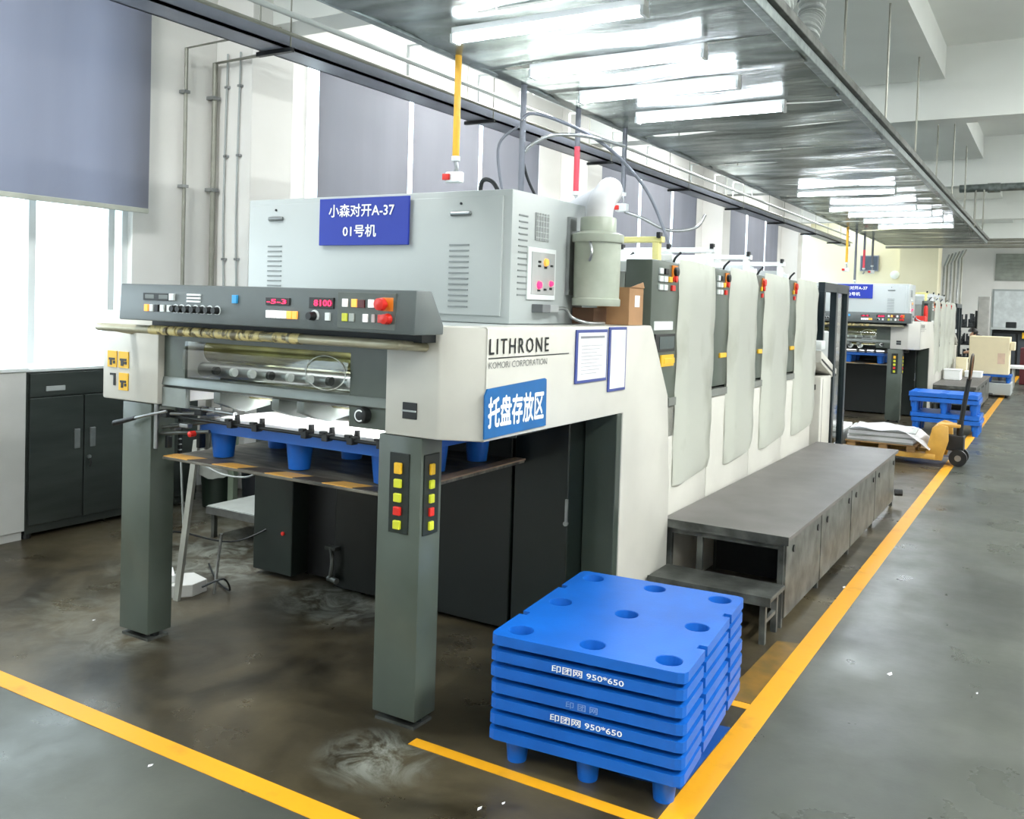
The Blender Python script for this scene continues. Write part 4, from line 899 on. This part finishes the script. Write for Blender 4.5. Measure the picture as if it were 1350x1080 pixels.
b = BM(); prism(b, [(-4.43, 3.40), (-4.26, 3.30), (-4.20, 3.40), (-4.34, 3.50)], 'z', 0.071, 0.115, 0.005); obj('socket_strip', b, WHITE, t)
b = BM(); cone(b, (-4.27, 3.37, 0.115), (-4.27, 3.37, 0.16), 0.02, 0.01, 10); obj('plug', b, DARK, t)
for pts, l, m in (([(-4.27, 3.37, 0.16), (-4.32, 3.40, 0.25), (-4.40, 3.55, 0.30), (-4.2, 3.8, 0.22), (-4.05, 4.0, 0.3), (-4.0, 4.1, 0.34)], 'black power cord rising from the power strip', DARK),
                  ([(-4.3, 3.5, 0.9), (-4.28, 3.5, 0.62), (-4.32, 3.55, 0.35), (-4.36, 3.6, 0.1)], 'thin white cord hanging from the delivery board', LGREY),
                  ([(-4.25, 3.6, 0.72), (-4.12, 3.65, 0.66), (-3.95, 3.7, 0.66), (-3.85, 3.75, 0.75)], 'thin grey cord sagging between strut and gear box', LGREY),
                  ([(-4.0, 3.42, 0.08), (-3.92, 3.5, 0.12), (-3.98, 3.6, 0.02), (-4.2, 3.7, 0.01), (-4.5, 3.9, 0.01)], 'black cord trailing over the floor behind the block', DARK)):
    b = BM(); tube(b, pts, 0.006, 6); tag(obj('cord', b, m, smooth=60), l, 'cord', 'cords behind the left post')

# ================================================================== pallet truck, paper, bench
t = thing('pallet_truck', 'yellow hand pallet truck with black handle and wheels in the gangway', 'pallet truck', (-1.2, 11.6, 0))
for yy in (11.30, 11.74):
    b = BM(); prism(b, [(-2.35, 0.075), (-1.15, 0.075), (-1.15, 0.135), (-2.28, 0.135), (-2.35, 0.10)], 'y', yy, yy+0.16, 0.006); obj('fork', b, TRUCK, t, 30)
    b = BM(); cone(b, (-2.2, yy+0.03, 0.04), (-2.2, yy+0.13, 0.04), 0.04, n=14); obj('roller', b, DARK, t, 40)
b = BM(); prism(b, [(-1.27, 0.07), (-1.08, 0.07), (-1.02, 0.30), (-1.03, 0.46), (-1.12, 0.48), (-1.19, 0.44)], 'y', 11.32, 11.36, 0.006); obj('side_plate', b, TRUCK, t, 30)
b = BM(); prism(b, [(-1.27, 0.07), (-1.08, 0.07), (-1.02, 0.30), (-1.03, 0.46), (-1.12, 0.48), (-1.19, 0.44)], 'y', 11.84, 11.88, 0.006); obj('side_plate', b, TRUCK, t, 30)
obj('cross_plate', box(BM(), -1.19, -1.10, 11.36, 11.84, 0.10, 0.44, 0.006), TRUCK, t)
obj('top_plate', box(BM(), -1.15, -0.92, 11.48, 11.74, 0.44, 0.47, 0.006), TRUCK, t)
b = BM(); cone(b, (-0.93, 11.61, 0.17), (-0.93, 11.61, 0.52), 0.035, n=14); obj('pump', b, BLACK, t, 40)
obj('pump_block', box(BM(), -1.06, -0.88, 11.52, 11.70, 0.17, 0.34, 0.01), BLACK, t)
for yy in (11.46, 11.70): b = BM(); cone(b, (-0.93, yy, 0.095), (-0.93, yy+0.055, 0.095), 0.095, n=22); w_ = obj('wheel', b, BLACK, t, 40); b = BM(); cone(b, (-0.93, yy-0.004, 0.095), (-0.93, yy+0.059, 0.095), 0.035, n=12); obj('hub', b, STEEL, w_, 40)
b = BM(); tube(b, [(-0.93, 11.61, 0.42), (-0.90, 11.61, 0.7), (-0.86, 11.61, 1.0)], 0.026, 10, False); obj('drawbar', b, BLACK, t, 40)
b = BM(); tube(b, [(-0.86, 11.61, 0.98), (-0.85, 11.51, 1.06), (-0.84, 11.49, 1.20), (-0.835, 11.56, 1.27), (-0.835, 11.66, 1.27), (-0.84, 11.73, 1.20), (-0.85, 11.71, 1.06), (-0.86, 11.61, 0.98)], 0.013, 8); hd = obj('handle', b, mat('handle_brown', '3a2c1c', 0.4), t, 50)
b = BM(); tube(b, [(-0.855, 11.61, 1.0), (-0.835, 11.61, 1.26)], 0.012, 8, False); obj('grip_lever', b, mat('lever_brown', '7a4a20', 0.4), hd)
t = thing('wooden_pallet', 'small wooden pallet on the forks of the pallet truck', 'pallet', (-1.75, 11.6, 0.14))
for yy in (11.28, 11.56, 11.84):
    for xx in (-2.1, -1.75, -1.45): obj('block', box(BM(), xx, xx+0.09, yy, yy+0.08, 0.137, 0.20), WOOD, t)
for i in range(5): obj('board', box(BM(), -2.12, -1.34, 11.27+i*0.14, 11.38+i*0.14, 0.201, 0.215), WOOD, t)
t = thing('paper_bundle', 'untidy pile of grey and white paper on the pallet truck', 'paper', (-1.75, 11.6, 0.216))
for i in range(7):
    a = random.uniform(-.08, .08); b = BM(); box(b, -2.1, -1.38, 11.28, 11.9, 0.217+i*0.02, 0.235+i*0.02)
    bmesh.ops.rotate(b, verts=b.verts, cent=(-1.75, 11.6, 0), matrix=Matrix.Rotation(a, 3, 'Z')); obj('ream', b, PAPER if i % 3 else mat('grey_paper', 'a6aaa8', 0.6), t)
b = BM(); nx = 10; G_ = [[b.verts.new((-2.05+i*0.085, 11.2+j*0.14, 0.375-0.012*max(0, i-6)**2+0.015*math.sin(i*1.3+j*2))) for j in range(6)] for i in range(nx+1)]
for i in range(nx):
    for j in range(5): b.faces.new((G_[i][j], G_[i+1][j], G_[i+1][j+1], G_[i][j+1]))
bmesh.ops.solidify(b, geom=b.faces[:], thickness=0.004); obj('loose_sheet', b, PAPER, t, 60)
t = thing('white_bench', 'low white box bench with grey recessed front between the presses', 'bench', (-2.3, 11.6, 0))
obj('top', box(BM(), -2.95, -2.18, 11.2, 12.0, 0.30, 0.34, 0.004), WHITE, t)
b = BM(); box(b, -2.93, -2.20, 11.3, 11.95, 0.0, 0.299); obj('body', b, LGREY, t)
for x in (-2.95, -2.23): obj('leg', box(BM(), x, x+0.05, 11.2, 11.28, 0, 0.299), WHITE, t)
for i in range(2):
    b = BM(); box(b, -2.9+i*0.3, -2.45+i*0.2, 11.3, 11.9, 0.341+i*0.006, 0.346+i*0.006); tag(obj('loose_paper', b, PAPER), ('lower white sheet lying on the low bench', 'upper white sheet lying on the low bench')[i], 'paper', 'sheets on the low bench')

# ================================================================== far end of the hall
t = thing('cream_carton', 'big cream carton standing on a blue pallet at the far end of the gangway', 'box', (-1.25, 22.5, 0.32))
obj('carton_body', box(BM(), -1.68, -0.90, 22.2, 22.9, 0.49, 1.30, 0.01), CREAMBOX, t)
obj('flap', box(BM(), -0.89, -0.80, 22.25, 22.6, 1.02, 1.2, 0.01), CREAMBOX, t)
obj('printed_mark', box(BM(), -1.12, -0.98, 22.196, 22.2, 0.72, 0.95), mat('pink_print', 'e6c8b0', 0.6), t)
q = dup(pm, (0, 0, 0), 'blue pallet under the big cream carton', 'blue pallets at the far end'); q.location = (-1.28, 22.5, 0.315); q.scale = (0.75, 0.8, 1)
t = thing('grey_trolley', 'grey box trolley carrying the pallet with the cream carton', 'trolley', (-1.28, 22.5, 0))
obj('body', box(BM(), -1.72, -0.84, 22.1, 22.95, 0.06, 0.31, 0.01), LGREY, t)
for x in (-1.65, -0.95): b = BM(); cone(b, (x, 22.2, 0.03), (x+0.04, 22.2, 0.03), 0.03, n=10); obj('castor', b, BLACK, t)
for k, (x, y, sx, sy, z0, z1, m, l) in enumerate(((-1.72, 19.4, 0.28, 0.4, 0.502, 0.68, WHITE, 'white box on the working platform of the far press'), (-1.45, 20.6, 0.3, 0.4, 0.502, 0.60, WHITE, 'low white box farther along the far platform'), (-1.7, 20.9, 0.2, 0.3, 0.502, 0.85, CREAMBOX, 'upright cream box at the end of the far platform'))):
    t = thing('carton', l, 'box', (x, y, z0), 'boxes on the far platform')
    obj('carton_body', box(BM(), x-sx/2, x+sx/2, y-sy/2, y+sy/2, z0, z1, 0.006), m, t)
    obj('lid', box(BM(), x-sx/2-0.01, x+sx/2+0.01, y-sy/2-0.01, y+sy/2+0.01, z1, z1+0.02, 0.004), m, t)
# machines and cabinets by the far wall
t = thing('dark_machine', 'dark machine with a pale top at the far right end of the hall', 'machine', (-0.4, 31, 0))
obj('body', box(BM(), -1.75, 1.6, 31, 32, 0, 1.35, 0.02), DARK, t)
for i in range(5): obj('panel', box(BM(), -1.70+i*0.64, -1.12+i*0.64, 30.97, 31.0, 0.2, 1.25, 0.01), mat('panel_slate', '3a4046', 0.4), t)
obj('shelf', box(BM(), -1.8, 1.6, 30.8, 32, 1.36, 1.42, 0.01), LGREY, t)
for x in (-1.4, -0.9, -0.5, 0.2): obj('top_part', box(BM(), x, x+0.28, 31.1, 31.4, 1.42, 1.52+0.08*(x < -1), 0.02), DARK, t)
obj('yellow_part', box(BM(), -0.95, -0.6, 30.9, 30.97, 1.12, 1.3, 0.01), YEL, t)
t = thing('far_cabinet', 'tall pale grey cabinet beside the dark heap at the far end', 'cabinet', (-2.0, 30.5, 0))
obj('body', box(BM(), -2.02, -1.72, 29.0, 29.5, 0, 2.3, 0.01), mat('far_cab', 'a7a7a4', 0.5), t)
obj('door', box(BM(), -2.0, -1.74, 28.98, 29.0, 0.1, 2.2, 0.005), mat('far_cab2', 'b1b1ae', 0.5), t)
t = thing('dark_rack', 'dark rack heaped with small grey parts under the far pipes', 'rack', (-2.5, 29.6, 0))
for x in (-2.85, -2.1): 
    for yy in (29.3, 29.8): obj('upright', box(BM(), x, x+0.04, yy, yy+0.04, 0, 1.9), DARK, t)
for z in (0.4, 0.9, 1.4): obj('shelf', box(BM(), -2.85, -2.06, 29.3, 29.84, z, z+0.03), DARK, t)
b = BM()
for i in range(150):
    x, yy = random.uniform(-2.8, -2.12), random.uniform(29.32, 29.75); z = random.choice((0.43, 0.93, 1.43)); h = random.uniform(.05, .4)
    s = random.uniform(.03, .08); box(b, x, x+s, yy, yy+s, z, z+h)
o = obj('small_parts', b, mat('parts_grey', '5c6065', 0.4, metal=0.5, h2='2c3036', scale=20), t); o['kind'] = 'stuff'
b = BM(); box(b, -0.85, 0.2, 27.0, 27.8, 0.0, 0.95, 0.02); tag(obj('maroon_bin', b, MAROON), 'maroon box at the right edge of the far end', 'box')
t = thing('white_table', 'low white table behind the cream carton', 'table', (-0.6, 25.4, 0))
obj('tabletop', box(BM(), -1.0, 0.6, 25, 25.8, 0.50, 0.56, 0.005), WHITE, t)
for x in (-0.95, 0.5):
    for yy in (25.05, 25.7): obj('leg', box(BM(), x, x+0.05, yy, yy+0.05, 0, 0.499), LGREY, t)
# far windows and doors
o = struct('window_8', box(BM(), -1.9, 0.4, 33.95, 34.0, 2.94, 3.82), mat('shutter_grey', 'a3a89f', 0.6))
for i in range(7): obj('shutter_slat', box(BM(), -1.86, 0.36, 33.93, 33.95, 2.97+i*0.12, 3.07+i*0.12), mat('shutter_grey', 'a3a89f', 0.6), o)
o = struct('door_1', box(BM(), -1.95, 0.5, 33.96, 34.0, 0, 2.66), LGREY)
for i in range(2):
    lf = obj('door_leaf', box(BM(), -1.9+i*1.2, -0.73+i*1.2, 33.93, 33.96, 0.02, 2.6, 0.006), mat('door_white', 'e2e8ea', 0.5), o)
    obj('door_handle', box(BM(), -0.85+i*0.22, -0.81+i*0.22, 33.90, 33.93, 1.0, 1.2), STEEL, lf)
o = struct('window_7', box(BM(), -5.05, -4.55, 27.93, 28.0, 2.95, 3.4), BEAMM)
obj('window_pane', box(BM(), -5.02, -4.58, 27.92, 27.93, 2.98, 3.37), mat('dark_pane', '55606e', 0.2), o)
b = BM(); lathe(b, [(0.12, 27.99), (0.12, 27.93), (0.05, 27.9), (0.0, 27.9)], (-4.1, 0, 2.85), 18, 'y'); tag(obj('wall_fan', b, BUTW, smooth=40), 'small round white fan high on the cream end wall', 'fan')
# vertical pipes
for i in range(6):
    x = -2.86+i*0.09; b = BM(); tube(b, [(x, 28.2, 0.4 if i < 3 else 1.2), (x, 28.2, 3.1+0.05*i), (x, 29.4, 3.5+0.03*i)], 0.025, 8, False)
    tag(obj('riser_pipe', b, DPIPE if i % 2 else STEEL, smooth=50), f'{("leftmost", "second from left", "third from left", "fourth from left", "fifth from left", "rightmost")[i]} of six grey pipes rising beside the end wall column', 'pipe', 'riser pipes at the far end')
for k, (z, yy, r) in enumerate(((3.42, 22.6, 0.03), (3.36, 22.8, 0.03), (3.30, 23.0, 0.035))):
    b = BM(); cone(b, (-3.6, yy, z), (3.0, yy, z), r, n=10); tag(obj('cross_pipe', b, DPIPE, smooth=50), f'{("uppermost", "middle", "lowest")[k]} of the three pipes crossing beyond the canopy end', 'pipe', 'pipes beyond the canopy')
b = BM(); cone(b, (-1.65, 18.2, 4.0), (3.0, 18.2, 4.03), 0.07, n=14); cone(b, (-1.2, 18.2, 4.0), (-1.0, 18.2, 4.0), 0.085, n=14); tag(obj('round_duct', b, GALV, smooth=40), 'dark round duct crossing high at the right edge', 'duct')
for i, x in enumerate((-1.55, -1.38, -1.25)):
    b = BM(); cone(b, (x, 18.15, 3.3), (x, 18.15, 3.96), 0.012, n=6); tag(obj('hanger_rod', b, DPIPE), f'{("left", "middle", "right")[i]} one of three thin rods below the high round duct', 'rod', 'rods below the round duct')
# red taps and small things on the far cabinet
b = BM(); box(b, -2.12, -1.95, 16.8, 16.95, 1.607, 1.70, 0.02); tag(obj('red_cloth', b, RED), 'red bundle lying on top of the far press delivery', 'cloth')
t = thing('fire_extinguisher', 'small red extinguisher standing behind the far cabinet', 'extinguisher', (-1.98, 17.05, 1.607))
b = BM(); lathe(b, [(0.03, 1.607), (0.034, 1.62), (0.034, 1.84), (0.02, 1.88), (0.0, 1.88)], (-1.98, 17.05, 0), 16); obj('bottle', b, RED, t, 40)
obj('valve', box(BM(), -2.01, -1.95, 17.03, 17.07, 1.878, 1.92, 0.005), BLACK, t)

# ================================================================== person far away
def person(x, y, rz):
    t = thing('person', 'person in dark clothing bending over work at the far end, black hair', 'person', (x, y, 0))
    V = [((0, 0, .95), .15), ((0, .20, 1.08), .16), ((0, .42, 1.20), .15), ((0, .54, 1.25), .06), ((0, .62, 1.29), .085), ((0, .67, 1.35), .09),
         ((.18, .42, 1.18), .06), ((.24, .50, .95), .045), ((.16, .72, .88), .035), ((.14, .80, .87), .03),
         ((-.18, .42, 1.18), .06), ((-.24, .50, .95), .045), ((-.16, .72, .88), .035), ((-.14, .80, .87), .03),
         ((.10, 0, .88), .10), ((.11, .03, .48), .065), ((.11, -.03, .08), .045), ((.11, .12, .035), .035),
         ((-.10, 0, .88), .10), ((-.11, .03, .48), .065), ((-.11, -.03, .08), .045), ((-.11, .12, .035), .035)]
    E = [(0, 1), (1, 2), (2, 3), (3, 4), (4, 5), (2, 6), (6, 7), (7, 8), (8, 9), (2, 10), (10, 11), (11, 12), (12, 13), (0, 14), (14, 15), (15, 16), (16, 17), (0, 18), (18, 19), (19, 20), (20, 21)]
    me = bpy.data.meshes.new('body'); me.from_pydata([v[0] for v in V], E, []); o = bpy.data.objects.new('body_tmp', me); COL.objects.link(o)
    sm = o.modifiers.new('s', 'SKIN'); 
    for i, v in enumerate(V): me.skin_vertices[0].data[i].radius = (v[1], v[1])
    me.skin_vertices[0].data[0].use_root = True
    o.modifiers.new('d', 'SUBSURF').levels = 2
    dg = bpy.context.evaluated_depsgraph_get(); m2 = bpy.data.meshes.new_from_object(o.evaluated_get(dg)); bpy.data.objects.remove(o)
    m2.name = 'body'; m2.materials.clear(); m2.materials.append(SHIRT); m2.materials.append(SKIN)
    for p in m2.polygons:
        p.use_smooth = True; c = p.center
        if (c.z > 1.22 and c.y > .56) or (c.y > 0.62 and c.z < 1.0): p.material_index = 1
    bo = bpy.data.objects.new('body', m2); COL.objects.link(bo); bo.parent = t
    b = BM(); bmesh.ops.create_uvsphere(b, u_segments=14, v_segments=10, radius=0.105); 
    for v in b.verts: v.co = Vector((v.co.x*0.92, v.co.y*1.05+.63, v.co.z*1.02+1.36)) 
    bmesh.ops.delete(b, geom=[v for v in b.verts if v.co.z < 1.33 and v.co.y > .62], context='VERTS')
    h = bpy.data.objects.new('hair', bpy.data.meshes.new('hair')); b.to_mesh(h.data); b.free(); h.data.materials.append(HAIR); COL.objects.link(h); h.parent = t
    t.rotation_euler[2] = rz; return t
person(-1.12, 24.0, math.radians(88))
